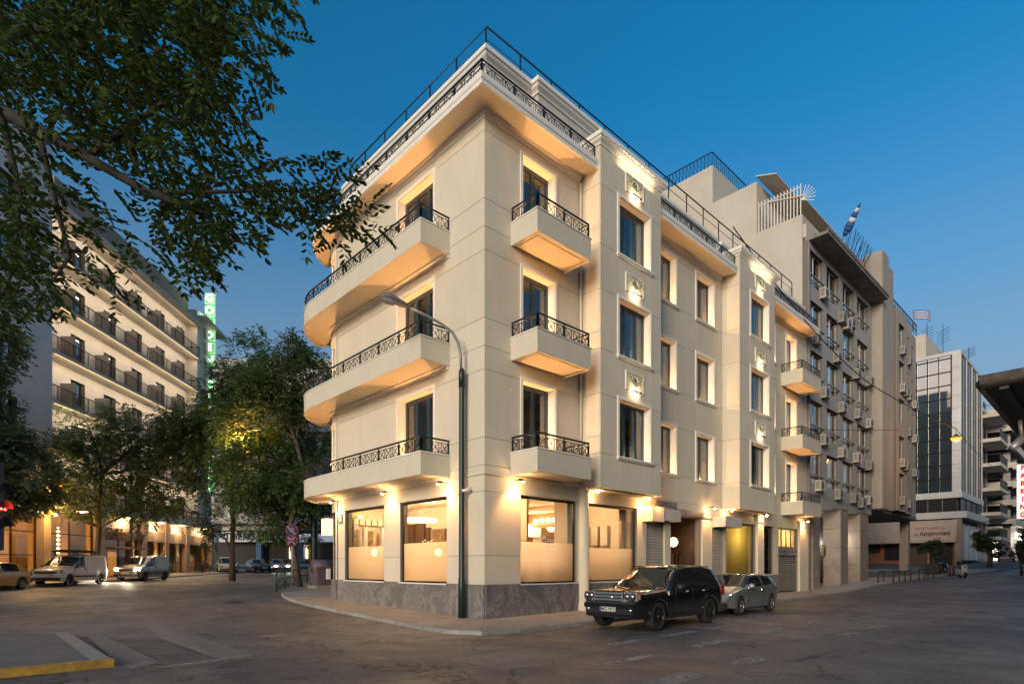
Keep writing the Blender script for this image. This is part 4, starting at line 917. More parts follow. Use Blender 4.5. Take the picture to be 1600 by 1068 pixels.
# --- apartments and the parking garage beyond
AP = thing('balcony_apartment_building', 'pale apartment house with stacked balconies beyond the mirrored block', 'building')
WSH = mat('pale_wall', (.50, .45, .39), .85, var=.1, scale=1)
MB().box(64.2, 70, -2.8, 10, 1.5, 17.5).build('wall', WSH, AP); MB().box(64.2, 70, -3.2, 8, 17.5, 17.9).build('roof', AWN, AP)
for k in range(7):
    z = 4.6+2.5*k - (2.5 if k == 6 else 0)
    if k < 6:
        b = MB(); b.box(64.3, 69.8, -4.6, -2.81, z-.35, z); B = b.build('balcony', WSH, AP)
        r = MB(); r.bar((64.35, -4.55, z+.85), (69.7, -4.55, z+.85), .05); r.bar((64.35, -4.55, z+.85), (64.35, -2.85, z+.85), .05)
        for q in range(18): r.bar((64.4+.3*q, -4.55, z), (64.4+.3*q, -4.55, z+.85), .03)
        r.build('railing', RAIL, B)
        MB().box(65.2, 66.2, -2.86, -2.79, z+.0, z+2.0).build('balcony_door', DARKG, AP); MB().box(67.4, 68.8, -2.86, -2.79, z+.0, z+2.0).build('balcony_door', DARKG, AP)
for k in range(4): MB().box(64.25, 69.6, -2.87, -2.8, 1.9, 3.9).build('shopfront', DARKG, AP) if k == 0 else None
PG = thing('parking_garage', 'open parking garage with pale horizontal parapets at the far right', 'building')
MB().box(72, 110, .5, 14, 2, 16).build('core', CONCD, PG)
for k in range(7):
    z = 6.0+2.0*k; MB().box(70.2, 110, -5.2, -4.9, z, z+.75).build('parapet', WSH, PG); MB().box(70.2, 70.5, -4.9, -2, z, z+.75).build('parapet', WSH, PG); MB().box(70.2, 110, -4.9, .5, z, z+.18).build('deck', CONCD, PG)
for k in range(8): MB().box(71+5*k, 71.6+5*k, -4.6, -4.0, 2, 18).build('column', CONC, PG)
MB().box(73, 76, -3.0, -2.9, 2.3, 4.6).build('lit_booth', emat('booth_glow', (1, .92, .75), 2.2), PG)
MB().box(72.2, 77, -5.0, -4.9, 4.6, 5.3).build('lit_sign', emat('booth_sign', (1, .95, .85), 1.5), PG)
# vertical illuminated PARKING sign
sg = UV(1597.5, 765, 50); SN = thing('parking_sign', 'vertical lit PARKING sign with red letters at the right edge', 'sign', (0, 0, 0))
dv = Vector((Fx, Fy, 0)); rv = Vector((Rx, Ry, 0))
def sbox(mb, c, w, h, d): 
    c = Vector(c); X_, Y_ = rv*w/2, dv*d/2; q = []
    for z in (-h/2, h/2):
        for a, b in ((-1,-1),(1,-1),(1,1),(-1,1)): q.append(c + X_*a + Y_*b + Vector((0, 0, z)))
    return mb.add(q, [(0,3,2,1),(4,5,6,7),(0,1,5,4),(1,2,6,5),(2,3,7,6),(3,0,4,7)])
RED = emat('red_neon', (.7, .03, .02), .3); LBX = emat('lightbox_white', (1, .92, .82), .26)
for k, ch in enumerate('PARKING'):
    c = UV(1596.0, 731+12.2*k, 50); b = MB(); sbox(b, c, .62, .62, .22); B = b.build('letter_box', LBX, SN)
    lettering(ch, .60, RED, B, c - dv*.125, rv, depth=.01, bold=.03)
fr_ = MB(); top = UV(1597.5, 722, 50); bt = UV(1597.5, 812, 50); fr_.bar(top + dv*.14, bt + dv*.14, .1)
for z in (top.z-.5, (top.z+bt.z)/2, bt.z+.3): fr_.bar(Vector((top.x, top.y, z)) + dv*.14, Vector((top.x, top.y, z)) + dv*6 + rv*1.5, .06)
fr_.build('frame', RAIL, SN)

for o in (GB, AP, PG):                          # drawn at 1:1.26; the group stands beyond the cross street, X = 70 and further
    o.scale = (1.26, 1.26, 1.26); o.location = (3.012, 3.508, -.421)
# ================================================================ the row on the near side of the side street (seen in panes and car paint)
def row_building(label, x0, x1, y, h, m, n):
    T = thing('street_building', label, 'building', (0, 0, 0), 0, 'buildings on the near side of the side street')
    b = MB(); b.box(x0, x1, y-10, y, 0, h); b.build('wall', m, T); st = (x1-x0)/n
    wm, bm = MB(), MB()
    for k in range(int((h-4.5)/3.2)):
        z = 5.0+3.2*k; s = MB(); s.box(x0+.3, x1-.3, y, y+1.1, z-.4, z-.2); S = s.build('balcony', m, T); r = MB(); r.box(x0+.3, x1-.3, y+1.05, y+1.1, z-.2, z+.6); r.build('parapet', m, S)
        for j in range(n):
            w = MB(); w.box(x0+st*j+.6, x0+st*j+st-.8, y-.02, y+.03, z, z+1.9); w.build('window', DARKG, T)
    w = MB(); w.box(x0+.5, x1-.5, y, y+.05, .4, 3.6); w.build('shopfront', DARKG, T); return T
row_building('pale apartment row facing the cream building from across the side street', -6, 14, -19, 17, WSH, 6)
row_building('grey apartment row further up the near side of the side street', 14.2, 40, -18.5, 20, CONC, 8)
row_building('beige apartment row far up the near side of the side street', 40.2, 75, -18.5, 18, BEIG, 10)
# ================================================================ hotel across the avenue (local frame: x towards the camera, y out of the facade)
HA = math.atan2(-HD.y, -HD.x)
HO = thing('hotel_building', 'pale hotel with long balconies, railings and a glowing ground floor', 'building', (H0.x, H0.y, 0), HA)
HW = mat('hotel_wall', (.62, .56, .47), .85, var=.07, scale=.8, bump=.1, bscale=40, rnd=.03); HWG = mat('hotel_grey_wall', (.66, .63, .59), .85, var=.06, scale=.7)
FHW = Fr((0, -1.3), (1, 0), (0, 1)); HZ0 = .6
hf = 3.3; slab0 = 5.85
doors = [4.3+3.65*k for k in range(6)]
zb = [slab0+.2]
for k in range(6): zb += [slab0+.2+hf*k+2.45, slab0+.2+hf*(k+1)]
sb = [3.1]
for d in doors: sb += [d-.75, d+.75]
sb = sorted(sb + [23.3])
facade(HO, FHW, sb, zb, [(d-.75, d+.75, slab0+.2+hf*k, slab0+.2+hf*k+2.45) for d in doors for k in range(6)], m=HW, core=.4, gap=.004)
ROOMW = mat('hotel_room', (.30, .22, .14), .9)
for k in range(6):
    z = slab0+hf*k
    s = MB(); s.box(3.1, 23.25, -1.28, .02, z, z+.2); S = s.build('balcony_slab', HW, HO)
    r = MB(); zt = z+1.2
    r.tube([(3.2, -.06, zt), (23.2, -.06, zt)], .035, 5); r.bar((3.2, -.06, z+.3), (23.2, -.06, z+.3), .03); r.bar((3.2, -1.2, zt), (3.2, -.06, zt), .05)
    for q in range(134): r.bar((3.2+.15*q, -.06, z+.3), (3.2+.15*q, -.06, zt), .016 if q % 10 else .05)
    r.build('railing', RAIL, S)
    for d in doors:
        W = window(HO, FHW, d-.75, d+.75, z+.2, z+2.65, 1, inset=.2, trim=0, sill=False, fm=mat('brown_frame', (.11, .085, .065), .5), name='balcony_door', room=1.5, curtain='L', lamp=0, fw=.07, gl=glass('hotel_glass', (.5, .5, .48), .3))
        p = MB(); p.bar((d-1.8, -1.28, z+1.95), (d-1.8, -.1, z+1.95), .03) if False else p.box(d+1.78, d+1.84, -1.28, -.25, z+.2, z+2.0); p.build('divider', mat('divider_frame', (.2, .18, .15), .6), HO)
    led = MB(); led.box(3.4, 23.0, -.10, -.04, z-.03, z-.003); led.build('led_strip', emat('balcony_led', (1, .66, .3), .22 if k > 1 else .4), S)
    L_ = light('AREA', (13.2, -.12, z-.06), 62, (1, .82, .62), 19.5, HO, (0, -.55, -1)); L_.data.shape = 'RECTANGLE'; L_.data.size = 19.5; L_.data.size_y = .08
L_ = light('AREA', (13.2, -.12, slab0+hf*6-.06), 62, (1, .82, .62), 19.5, HO, (0, -.55, -1)); L_.data.shape = 'RECTANGLE'; L_.data.size = 19.5; L_.data.size_y = .08
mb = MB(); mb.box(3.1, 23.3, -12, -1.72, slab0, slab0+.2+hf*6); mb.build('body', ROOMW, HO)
mb = MB(); mb.box(2.8, 23.6, -1.6, .3, slab0+hf*6, slab0+hf*6+.28); mb.build('roof_slab', HW, HO)
MB().box(.0, 3.09, -9, -.3, slab0, 27.4).build('end_wall', HW, HO)
g = MB()
for k in range(12): g.box(1.2, 1.75, -.29, -.26, 8+1.55*k, 9.1+1.55*k)
g.build('grille_block', mat('clay_grille', (.34, .29, .22), .9, bump=.8, bscale=22), HO)
mb = MB(); mb.add([(-1.6, .6, 26.2), (3.1, .6, 26.6), (3.1, -9, 26.6), (-1.6, -9, 26.2), (-1.6, .6, 26.45), (3.1, .6, 26.85), (3.1, -9, 26.85), (-1.6, -9, 26.45)], [(0,3,2,1),(4,5,6,7),(0,1,5,4),(1,2,6,5),(2,3,7,6),(3,0,4,7)]); mb.build('eave', HW, HO)
mb = MB(); mb.box(1.0, 20, -8, -2.2, 26.0, 29.5); mb.build('roof_house', mat('tan_wall', (.36, .25, .17), .85), HO)
# plain block nearer the camera
FB = Fr((0, 0), (1, 0), (0, 1)); bw = [(26.2, 28.0), (31.2, 33.0), (36.2, 38)]
zb = [5.0]
for k in range(6): zb += [slab0+1.1+hf*k, slab0+2.75+hf*k]
facade(HO, FB, [23.3, 26.2, 28.0, 31.2, 33.0, 36.2, 38, 41], zb + [29], [(a, b, slab0+1.1+hf*k, slab0+2.75+hf*k) for a, b in bw for k in range(6)], m=HWG, core=.4, gap=.002)
for a, b in bw:
    for k in range(6): window(HO, FB, a, b, slab0+1.1+hf*k, slab0+2.75+hf*k, 1, inset=.25, trim=0, sill=False, fm=mat('brown_frame', (.1, .08, .06), .5), room=1.2, curtain='L', lamp=0, gl=MATS['hotel_glass'], fw=.07)
MB().box(23.3, 23.33, -1.3, -.01, 5.0, 29).build('block_cheek', HW, HO); MB().box(23.32, 41, -12, -.42, 5.0, 29).build('body', ROOMW, HO)
# ground floor
GF = mat('hotel_stone', (.46, .33, .21), .7, var=.08, scale=1.5, rnd=.04)
mb = MB(); mb.box(0, 41, -1.3, .75, 5.42, 5.84); mb.box(0, 41, .75, .85, 5.5, 5.84); mb.build('canopy', HW, HO)
r = MB(); r.bar((3, .6, 6.75), (23, .6, 6.75), .08); r.bar((3, .6, 6.3), (23, .6, 6.3), .04)
for q in range(100): r.bar((3+.2*q, .6, 5.84), (3+.2*q, .6, 6.75), .02 if q % 10 else .06)
r.build('canopy_railing', RAIL, HO)
for x in (0.05, 5.2, 8.9, 12.4, 17.9, 23.4, 28.0, 33.5): MB().box(x, x+.62, -.7, .0, HZ0-.3, 5.42).build('pier', GF, HO)
for x0, x1 in ((.67, 5.2), (5.82, 8.9), (9.52, 12.4), (13.02, 17.9)):
    MB().box(x0, x1, -.5, -.08, 3.75, 4.6).build('fascia', GF, HO); MB().box(x0, x1, -.5, -.3, 4.6, 5.42).build('upper_panel', HW, HO)
    if x0 < 12:
        e = MB(); e.box(x1-.75, x1-.35, -.31, -.28, 4.7, 5.3); e.build('vent', mat('vent_dark', (.08, .06, .04), .8), HO)
lettering('Golden City', 1.05, mat('brown_sign_letters', (.14, .075, .04), .5), HO, (15.4, .0, 4.15), (-1, 0, 0), font_shear=.2, bold=.02, depth=.04)
MB().box(13.6, 16.4, -.4, .9, 3.0, 3.12).build('door_canopy', GF, HO)
GOLD = mat('gold_curtain', (.50, .36, .15), .8, var=.18, scale=3, stretch=(14, 14, .2)); HG = glass('hotel_shop_glass', (.92, .85, .7), .10)
for x0, x1, zt in ((.67, 5.2, 3.75), (5.82, 8.9, 3.75), (9.52, 12.4, 3.75), (13.02, 17.9, 3.75), (18.52, 23.4, 5.3), (24.02, 28.0, 5.3), (28.62, 33.5, 5.0), (34.1, 39, 5.0)):
    f = MB(); n = 2
    for a in (x0, x1-.06, (x0+x1)/2-.03): f.box(a, a+.06, -.56, -.5, .8, zt)
    for z in ([.8, zt-.06] + ([2.3, 3.8] if zt > 5 else [])): f.box(x0, x1, -.56, -.51, z, z+.06)
    W = f.build('shop_window', BRONZ, HO)
    p = MB(); p.box(x0, x1, -.535, -.53, .8, zt); p.build('pane', HG, W)
    c = MB(); v = []
    for k in range(40):
        a = x0 + (x1-x0)*k/39; w = abs(2*k/39-1); hgt = .85 if w > .45 else zt-1.0; 
        v += [(a, -1.0+.07*math.sin(k*2.1), hgt if w < .2 else .85), (a, -1.0+.07*math.sin(k*2.1), zt)]
    c.add(v, [(2*k, 2*k+2, 2*k+3, 2*k+1) for k in range(39)], True); c.build('curtain', GOLD, W)
    light('POINT', ((x0+x1)/2, -2.0, 2.8), 60, (1, .62, .28), .3, HO)
    light('POINT', ((x0+x1)/2, .35, 5.2), 16, (1, .6, .28), .1, HO)
    b = MB(); b.lathe([(0, -.05), (.12, -.04), (.12, 0)], 10, ((x0+x1)/2, .35, 5.41)); b.build('downlight', emat('spot_glow', (1, .78, .48), 60), HO)
MB().box(0, 41, -5, -4.9, .5, 5.4).build('lobby_wall', mat('lobby_wall', (.5, .36, .2), .8, var=.2, scale=1), HO); MB().box(0, 41, -5, -.6, .6, .75).build('lobby_floor', BRN, HO)
ch = MB()
for k in range(7): ch.lathe([(0, -.1), (.12, 0), (0, .1)], 8, (20.2, -1.8, 2.6+.3*k))
ch.build('chandelier', BULB, HO)
mb = MB(); mb.box(0, .04, -9, -.7, .5, 5.4); mb.build('end_glass', HG, HO)
# vertical lit sign with one box for each letter
HSG = thing('hotel_sign', 'vertical lit green sign of white letters on the hotel corner', 'sign')
GRB = emat('green_lightbox', (.003, .22, .055), .42); LTR = emat('white_neon', (.9, 1, .8), .6); HAL = emat('pale_neon_edge', (.5, 1, .45), .14)
ts = 61.2
rows = [(c, 467+19.2*k) for k, c in enumerate('GOLDEN')] + [(c, 602+19.2*k) for k, c in enumerate('CITY')] + [(c, 686+18.4*k) for k, c in enumerate('HOTEL')]
for ch_, v in rows:
    c = UV(328.5, v, ts); b = MB(); sbox(b, c, .86, 1.0, .3); B = b.build('letter_box', GRB, HSG)
    e = MB()
    for dx, dz, w, h in ((0, .51, .96, .06), (0, -.51, .96, .06), (-.45, 0, .06, 1.06), (.45, 0, .06, 1.06)): sbox(e, c + rv*dx + Vector((0, 0, dz)), w, h, .31)
    e.build('neon_edge', HAL, B)
    lettering(ch_, 1.05, LTR, B, c - dv*.17, rv, depth=.02, bold=.045)
bk = MB(); a = UV(328.5, 460, ts) + dv*.3; b = UV(328.5, 770, ts) + dv*.3; bk.bar(a, b, .12)
for k in range(9): q = a.lerp(b, k/8); bk.bar(q, q + dv*.25 - rv*1.8, .07)
bk.build('mast', RAIL, HSG); light('POINT', UV(328, 500, ts-1.2), 25, (.6, 1, .5), .4, HSG)
# --- parking block behind the street trees
PB = thing('background_parking_building', 'block with a white parking banner behind the street trees', 'building')
def sb2(mb, u0, u1, v0, v1, t, d): 
    c = (UV(u0, v0, t) + UV(u1, v1, t)) / 2; w = (u1-u0)/FOC*t; h = (v1-v0)/FOC*t; return sbox(mb, c + dv*d/2, w, h, d)
PBW = mat('pale_background_wall', (.38, .36, .33), .85, var=.15, scale=.4)
sb2(MB(), 0, 1, 0, 1, 10, 1)
m1 = MB(); sb2(m1, 300, 640, 560, 828, 80, 8); m1.build('wall', PBW, PB)
for k in range(5):
    for j in range(9):
        m1 = MB(); sb2(m1, 335+24*j, 350+24*j, 585+48*k, 612+48*k, 79.96, .1); m1.build('window', DARKG, PB)
    m1 = MB(); sb2(m1, 320, 560, 616+48*k, 626+48*k, 79, 1.0); m1.build('balcony', PBW, PB)
m1 = MB(); sb2(m1, 342, 466, 830, 846, 78.6, .4); BN = m1.build('banner', mat('white_banner', (.62, .62, .64), .7, var=.08, scale=.6), PB)
lettering('ATHENS PARKING', 1.35, mat('navy_lettering', (.012, .03, .09), .6), BN, UV(404, 838, 78.55), rv, depth=.02, bold=.03)
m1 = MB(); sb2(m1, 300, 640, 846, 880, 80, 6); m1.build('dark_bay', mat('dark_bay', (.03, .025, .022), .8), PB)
BLU = mat('blue_pillar', (.03, .11, .22), .6)
for u in (404, 470): m1 = MB(); sb2(m1, u-4, u+4, 846, 878, 78.8, .7); m1.build('pillar', BLU, PB)
for u, c in ((452, (1, .85, .5)), (478, (1, .8, .45)), (486, (1, .8, .5))): m1 = MB(); sb2(m1, u, u+2.2, 851, 872, 79.6, .2); m1.build('lit_doorway', emat('doorway_glow', (1, .72, .38), 1.4), PB)
# ================================================================ trees
def leafmat(name, col, tr=.5, rnd=.35):
    m, nt, b = _bsdf(name); L = nt.links.new
    g = nt.nodes.new('ShaderNodeNewGeometry'); mr = nt.nodes.new('ShaderNodeMapRange'); mr.inputs[3].default_value = 1-rnd; mr.inputs[4].default_value = 1+rnd
    L(g.outputs['Random Per Island'], mr.inputs[0]); vm = nt.nodes.new('ShaderNodeVectorMath'); vm.operation = 'SCALE'; vm.inputs[0].default_value = col; L(mr.outputs[0], vm.inputs['Scale']); L(vm.outputs[0], b.inputs['Base Color'])
    b.inputs['Roughness'].default_value = .55; b.inputs['Specular IOR Level'].default_value = .3
    t = nt.nodes.new('ShaderNodeBsdfTranslucent'); L(vm.outputs[0], t.inputs[0]); mx = nt.nodes.new('ShaderNodeMixShader'); mx.inputs[0].default_value = tr
    L(b.outputs[0], mx.inputs[1]); L(t.outputs[0], mx.inputs[2]); L(mx.outputs[0], nt.nodes['Material Output'].inputs[0]); MATS[name] = m; return m
BARK = mat('bark', (.085, .065, .05), .9, var=.35, scale=9, bump=.9, bscale=18, stretch=(1, 1, .25))
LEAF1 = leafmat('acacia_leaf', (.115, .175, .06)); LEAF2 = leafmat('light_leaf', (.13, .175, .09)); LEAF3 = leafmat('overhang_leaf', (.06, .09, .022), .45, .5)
def rvec():
    while True:
        v = Vector((random.uniform(-1,1), random.uniform(-1,1), random.uniform(-1,1)))
        if .05 < v.length < 1: return v.normalized()
def leaflet(V, F, p, d, s, L, W):             # pointed oval, two halves folded a little
    n = d.cross(s).normalized(); o = len(V)
    V += [p, p + d*L*.35 + s*W*.5 + n*W*.12, p + d*L*.75 + s*W*.38 + n*W*.1, p + d*L, p + d*L*.75 - s*W*.38 + n*W*.1, p + d*L*.35 - s*W*.5 + n*W*.12]
    F += [(o, o+1, o+2, o+3), (o, o+3, o+4, o+5)]
def quadleaf(V, F, p, d, s, L, W):
    o = len(V); V += [p, p + d*L*.5 + s*W*.5, p + d*L, p + d*L*.5 - s*W*.5]; F += [(o, o+1, o+2, o+3)]
def spray(V, F, p, d, L, n, ll, lw, full=False, droop=.5):
    s = d.cross(Vector((0, 0, 1)));  s = s.normalized() if s.length > .05 else Vector((1, 0, 0)); q = p.copy(); dd = d.copy()
    for k in range(n):
        dd = (dd + Vector((0, 0, -droop/n))).normalized(); q = q + dd*(L/n)
        for sg in (1, -1):
            a = (dd*.55 + s*sg*.9 + Vector((0, 0, random.uniform(-.35, .15)))).normalized(); b = a.cross(Vector((0, 0, 1)) + rvec()*.5).normalized()
            (leaflet if full else quadleaf)(V, F, q, a, b, ll*random.uniform(.8, 1.15), lw)
    (leaflet if full else quadleaf)(V, F, q, dd, s, ll, lw)
def mesh_raw(name, V, F, m, parent):
    me = bpy.data.meshes.new(name); me.from_pydata([tuple(v) for v in V], [], F); me.update(); return link(name, me, m, parent)
def street_tree(label, base, lobes, n, lm, trunk, seed, ll=.22, lw=.10, limbs=14, name='street_tree', group=None, L=.55):
    random.seed(seed); T = thing(name, label, 'tree', base, 0, group); B = Vector(base)
    tb = MB(); pts = [Vector(p) for p in trunk]; k = len(pts); r0 = .2 if len(lobes) > 3 else .09
    tb.tube(pts, [r0*(1.25 if i == 0 else 1)*(1-.45*i/(k-1)) for i in range(k)], 9); top = pts[-1]
    tot = sum(r[1][0]*r[1][1]*r[1][2] for r in lobes)
    br = MB(); V, F = [], []
    for c, rad in lobes:
        C = Vector(c)-B; R = Vector(rad); share = int(n*rad[0]*rad[1]*rad[2]/tot)
        st = min(pts[1:], key=lambda q: (q-C).length + max(0, (q.z-C.z))*2); mid = st.lerp(C, .55) + rvec()*.25; mid.z += .2
        br.tube([st, mid, C], [r0*.5, r0*.32, r0*.12], 6)
        for i in range(limbs // 2):
            e = C + Vector([a*b for a, b in zip(rvec(), R)])*.8; br.tube([mid.lerp(C, random.random()), (C+e)/2 + rvec()*.2, e], [r0*.16, r0*.1, .012], 4, False)
        # foliage hangs in clumps so that the outline is broken and sky shows between
        cl = [C + Vector([a*b for a, b in zip(rvec(), R)])*random.uniform(.45, 1.02) for _ in range(max(8, share // 26))]
        cr = .42 * (R.x*R.y*R.z)**(1/3) * .62
        for q in cl:
            for _ in range(26):
                o = rvec(); p = q + Vector((o.x, o.y, o.z*.6))*cr*random.uniform(.2, 1.0)**.7; d = (o + Vector((0, 0, .12)) + (p-C).normalized()*.7).normalized()
                spray(V, F, p, d, L*random.uniform(.7, 1.2), 4, ll, lw, False, random.uniform(.4, 1.0))
    tb.v += []; tb.build('trunk', BARK, T); br.build('limbs', BARK, T); mesh_raw('crown', V, F, lm, T); return T
def lobe(u, v, t, ru, rv_, rt=None): c = UV(u, v, t); a = ru/FOC*t; b = rv_/FOC*t; return ((c.x, c.y, c.z), (a, a if rt is None else rt, b))
GRP = 'street trees along the avenue'
b0 = UT(152, 39.5)
street_tree('dark feathery street tree with its trunk between the two vans', b0,
    [lobe(190, 715, 39.5, 75, 50), lobe(105, 715, 39, 50, 42), lobe(260, 730, 40, 60, 50), lobe(140, 668, 40, 55, 38), lobe(235, 672, 40.5, 62, 44), lobe(130, 770, 38.5, 75, 34), lobe(235, 790, 39.5, 70, 30), lobe(60, 790, 38, 50, 26)],
    4600, LEAF1, [(0, 0, -.2), (.02, .02, 2.0), (.1, -.05, 3.6), (.05, .1, 5.2), (.3, .2, 7.2)], 5, group=GRP)
b0 = UT(-40, 31)
street_tree('light green street tree cut by the left edge of the picture', b0, [lobe(20, 735, 31, 70, 55), lobe(-40, 690, 31.5, 60, 50), lobe(50, 690, 31, 42, 34), lobe(-30, 780, 31, 75, 34), lobe(0, 560, 30, 34, 50), lobe(-50, 600, 30, 60, 60)],
    5200, LEAF2, [(0, 0, -.2), (.05, 0, 2.5), (.1, .1, 4.4), (.1, .1, 6.5)], 8, ll=.24, lw=.11, group=GRP)
b0 = UT(363, 43)
street_tree('tall street tree in front of the white parking banner', b0, [lobe(360, 612, 42, 42, 46), lobe(300, 668, 42, 46, 42), lobe(380, 616, 43, 52, 54), lobe(345, 680, 42.5, 70, 55), lobe(392, 560, 43.5, 40, 34), lobe(300, 700, 42, 50, 45), lobe(365, 760, 43, 60, 38), lobe(350, 830, 43, 35, 24)],
    5600, LEAF1, [(0, 0, -.2), (.0, .05, 2.2), (.1, .1, 4.4), (-.1, .15, 7.2), (.2, .1, 10)], 13, group=GRP)
b0 = UT(468, 34.3)
street_tree('leaning street tree beside the rounded balconies and railing', b0, [lobe(430, 600, 35, 62, 52), lobe(480, 590, 36, 40, 50), lobe(405, 660, 34.5, 60, 50), lobe(470, 680, 35.5, 50, 50), lobe(395, 740, 34, 62, 48), lobe(455, 760, 35, 60, 45), lobe(410, 810, 34.5, 55, 30), lobe(495, 740, 37, 34, 60), lobe(440, 545, 35.5, 40, 24), lobe(485, 820, 37, 30, 34)],
    7000, LEAF1, [(0, 0, -.2), (-.25, .2, 1.8), (-.45, .35, 3.4), (-.2, .1, 4.8), (.3, 0, 6.6), (-.2, .1, 8.6)], 21, group=GRP)
street_tree('small round planter tree in front of the rose beige awning', UT(1458, 49), [lobe(1452, 857, 49, 14, 9), lobe(1464, 854, 49, 13, 9), lobe(1458, 850, 49.5, 12, 6)], 300, LEAF2, [(0, 0, 0), (.02, 0, .9), (0, 0, 1.7)], 31, ll=.14, name='small_tree', L=.3)
street_tree('dark small tree on the far pavement beside the grey shutters', UT(1546, 57), [lobe(1536, 848, 57, 14, 12), lobe(1550, 850, 57, 16, 14), lobe(1556, 858, 57.5, 12, 12), lobe(1530, 838, 57, 9, 6)], 420, LEAF1, [(0, 0, 0), (.02, 0, .9), (0, .1, 1.8)], 33, ll=.15, name='small_tree', L=.32)
street_tree('light green bush cut by the right edge of the picture', UT(1596, 44), [lobe(1592, 862, 44, 13, 16), lobe(1602, 850, 44, 14, 20)], 260, LEAF2, [(0, 0, 0), (.02, 0, .6), (0, .1, 1.2)], 35, ll=.14, name='small_tree', L=.28)
# --- the near tree that hangs into the picture at the upper left
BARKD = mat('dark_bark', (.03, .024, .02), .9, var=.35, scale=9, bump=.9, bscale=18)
def near_tree():
    random.seed(77); tb = UT(-420, 4.6); T = thing('overhanging_tree', 'dark pinnate-leaved tree hanging into the upper left of the picture', 'tree', tb); B = Vector(tb)
    m = MB(); tp = [B + Vector((0, 0, -.2)), B + Vector((.1, .05, 1.6)), UV(-380, 560, 4.6), UV(-330, 380, 4.5), UV(-280, 200, 4.6)]
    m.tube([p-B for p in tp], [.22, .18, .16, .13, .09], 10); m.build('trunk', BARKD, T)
    br = MB()
    limbs = [([UV(-330, 380, 4.5), UV(-150, 210, 4.4), UV(0, 172, 4.3), UV(60, 205, 4.25), UV(135, 245, 4.2), UV(230, 300, 4.1), UV(330, 335, 4.0)], .07),
             ([UV(-280, 200, 4.6), UV(-60, 60, 4.6), UV(120, 40, 4.6), UV(250, 30, 4.6), UV(360, 60, 4.5)], .06),
             ([UV(135, 245, 4.2), UV(200, 200, 4.2), UV(270, 150, 4.2), UV(360, 130, 4.2)], .03), ([UV(60, 205, 4.25), UV(90, 330, 4.1), UV(110, 400, 4.0), UV(60, 470, 3.9)], .025),
             ([UV(230, 300, 4.1), UV(330, 300, 4.0), UV(430, 297, 3.95), UV(475, 300, 3.9), UV(520, 320, 3.9), UV(565, 345, 3.9)], .016), ([UV(120, 40, 4.6), UV(190, -60, 4.6), UV(300, -120, 4.7)], .03),
             ([UV(0, 172, 4.3), UV(30, 300, 4.2), UV(20, 420, 4.1), UV(-20, 520, 4.0)], .03)]
    for pts, r in limbs: br.tube([p-B for p in pts], [r*(1-.75*i/(len(pts)-1)) for i in range(len(pts))], 7)
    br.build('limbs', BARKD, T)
    V, F = [], []; poly = [(-60, -60), (455, -60), (440, 60), (405, 100), (375, 130), (400, 165), (365, 215), (420, 250), (460, 285), (472, 330), (430, 345), (400, 372), (330, 385), (318, 425), (225, 420), (180, 415), (190, 470), (150, 420), (100, 425), (52, 470), (40, 500), (-60, 510)]
    def inside(x, y):
        c = False; j = len(poly)-1
        for i in range(len(poly)):
            a, b = poly[i]; e, f = poly[j]
            if (b > y) != (f > y) and x < (e-a)*(y-b)/(f-b)+a: c = not c
            j = i
        return c
    def thin(x, y):                              # how much light comes through where
        if 60 < x < 250 and 235 < y < 420: return .22
        if x < 90 and 130 < y < 300: return .35
        if x > 330: return .55
        return 1.0
    n = 0
    while n < 1600:
        u, v = random.uniform(-60, 470), random.uniform(-60, 510)
        if not inside(u, v) or random.random() > thin(u, v): continue
        t = random.uniform(3.5, 5.4); p = UV(u, v, t)-B; d = Vector((*(Vector((Rx, Ry))*random.uniform(-.3, 1.0) + Vector((Fx, Fy))*random.uniform(-.6, .6)), random.uniform(-.7, .35))).normalized()
        spray(V, F, p, d, random.uniform(.17, .27), random.choice((4, 5, 6)), .062, .030, True, random.uniform(.3, .9)); n += 1
    for u, v in [(random.gauss(520, 28), random.gauss(320, 32)) for _ in range(58)] + [(500, 245), (512, 262), (505, 280), (555, 340), (575, 360), (585, 350), (480, 345), (560, 375), (470, 300), (485, 260)]:
        if u < 465 or u > 600: continue
        p = UV(u, v, random.uniform(3.75, 4.05))-B; d = Vector((*(Vector((Rx, Ry))*random.uniform(-.8, 1.0) + Vector((Fx, Fy))*random.uniform(-.4, .4)), random.uniform(-.6, .7))).normalized()
        spray(V, F, p, d, random.uniform(.15, .22), 5, .055, .024, True, .4)
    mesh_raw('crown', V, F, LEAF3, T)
near_tree()
# ================================================================ vehicles (local frame: nose towards -x, wheels on z = 0)
TYRE = mat('tyre_rubber', (.018, .017, .016), .75); RIMB = mat('black_rim', (.07, .07, .07), .3, metal=.8); RIMS = mat('silver_rim', (.45, .44, .42), .3, metal=.9)
CARG = mat('car_glass', (.010, .012, .013), .04, spec=.8); BLKP = mat('black_plastic', (.018, .018, .018), .5); CHRM = mat('chrome', (.78, .76, .73), .24, metal=1.0)
PLATE = mat('number_plate', (.62, .6, .56), .5); PLB = mat('plate_blue_band', (.02, .06, .3), .5); LAMPG = mat('headlamp_glass', (.22, .22, .23), .1, metal=.3); AMB = mat('amber_lens', (.5, .14, .02), .25); REDL = mat('red_lens', (.3, .01, .01), .25); UNDER = mat('underbody', (.008, .008, .008), .9)
def paint(name, col, metal=.0, rough=.28): return mat(name, col, rough, metal=metal, coat=1.0, spec=.5)
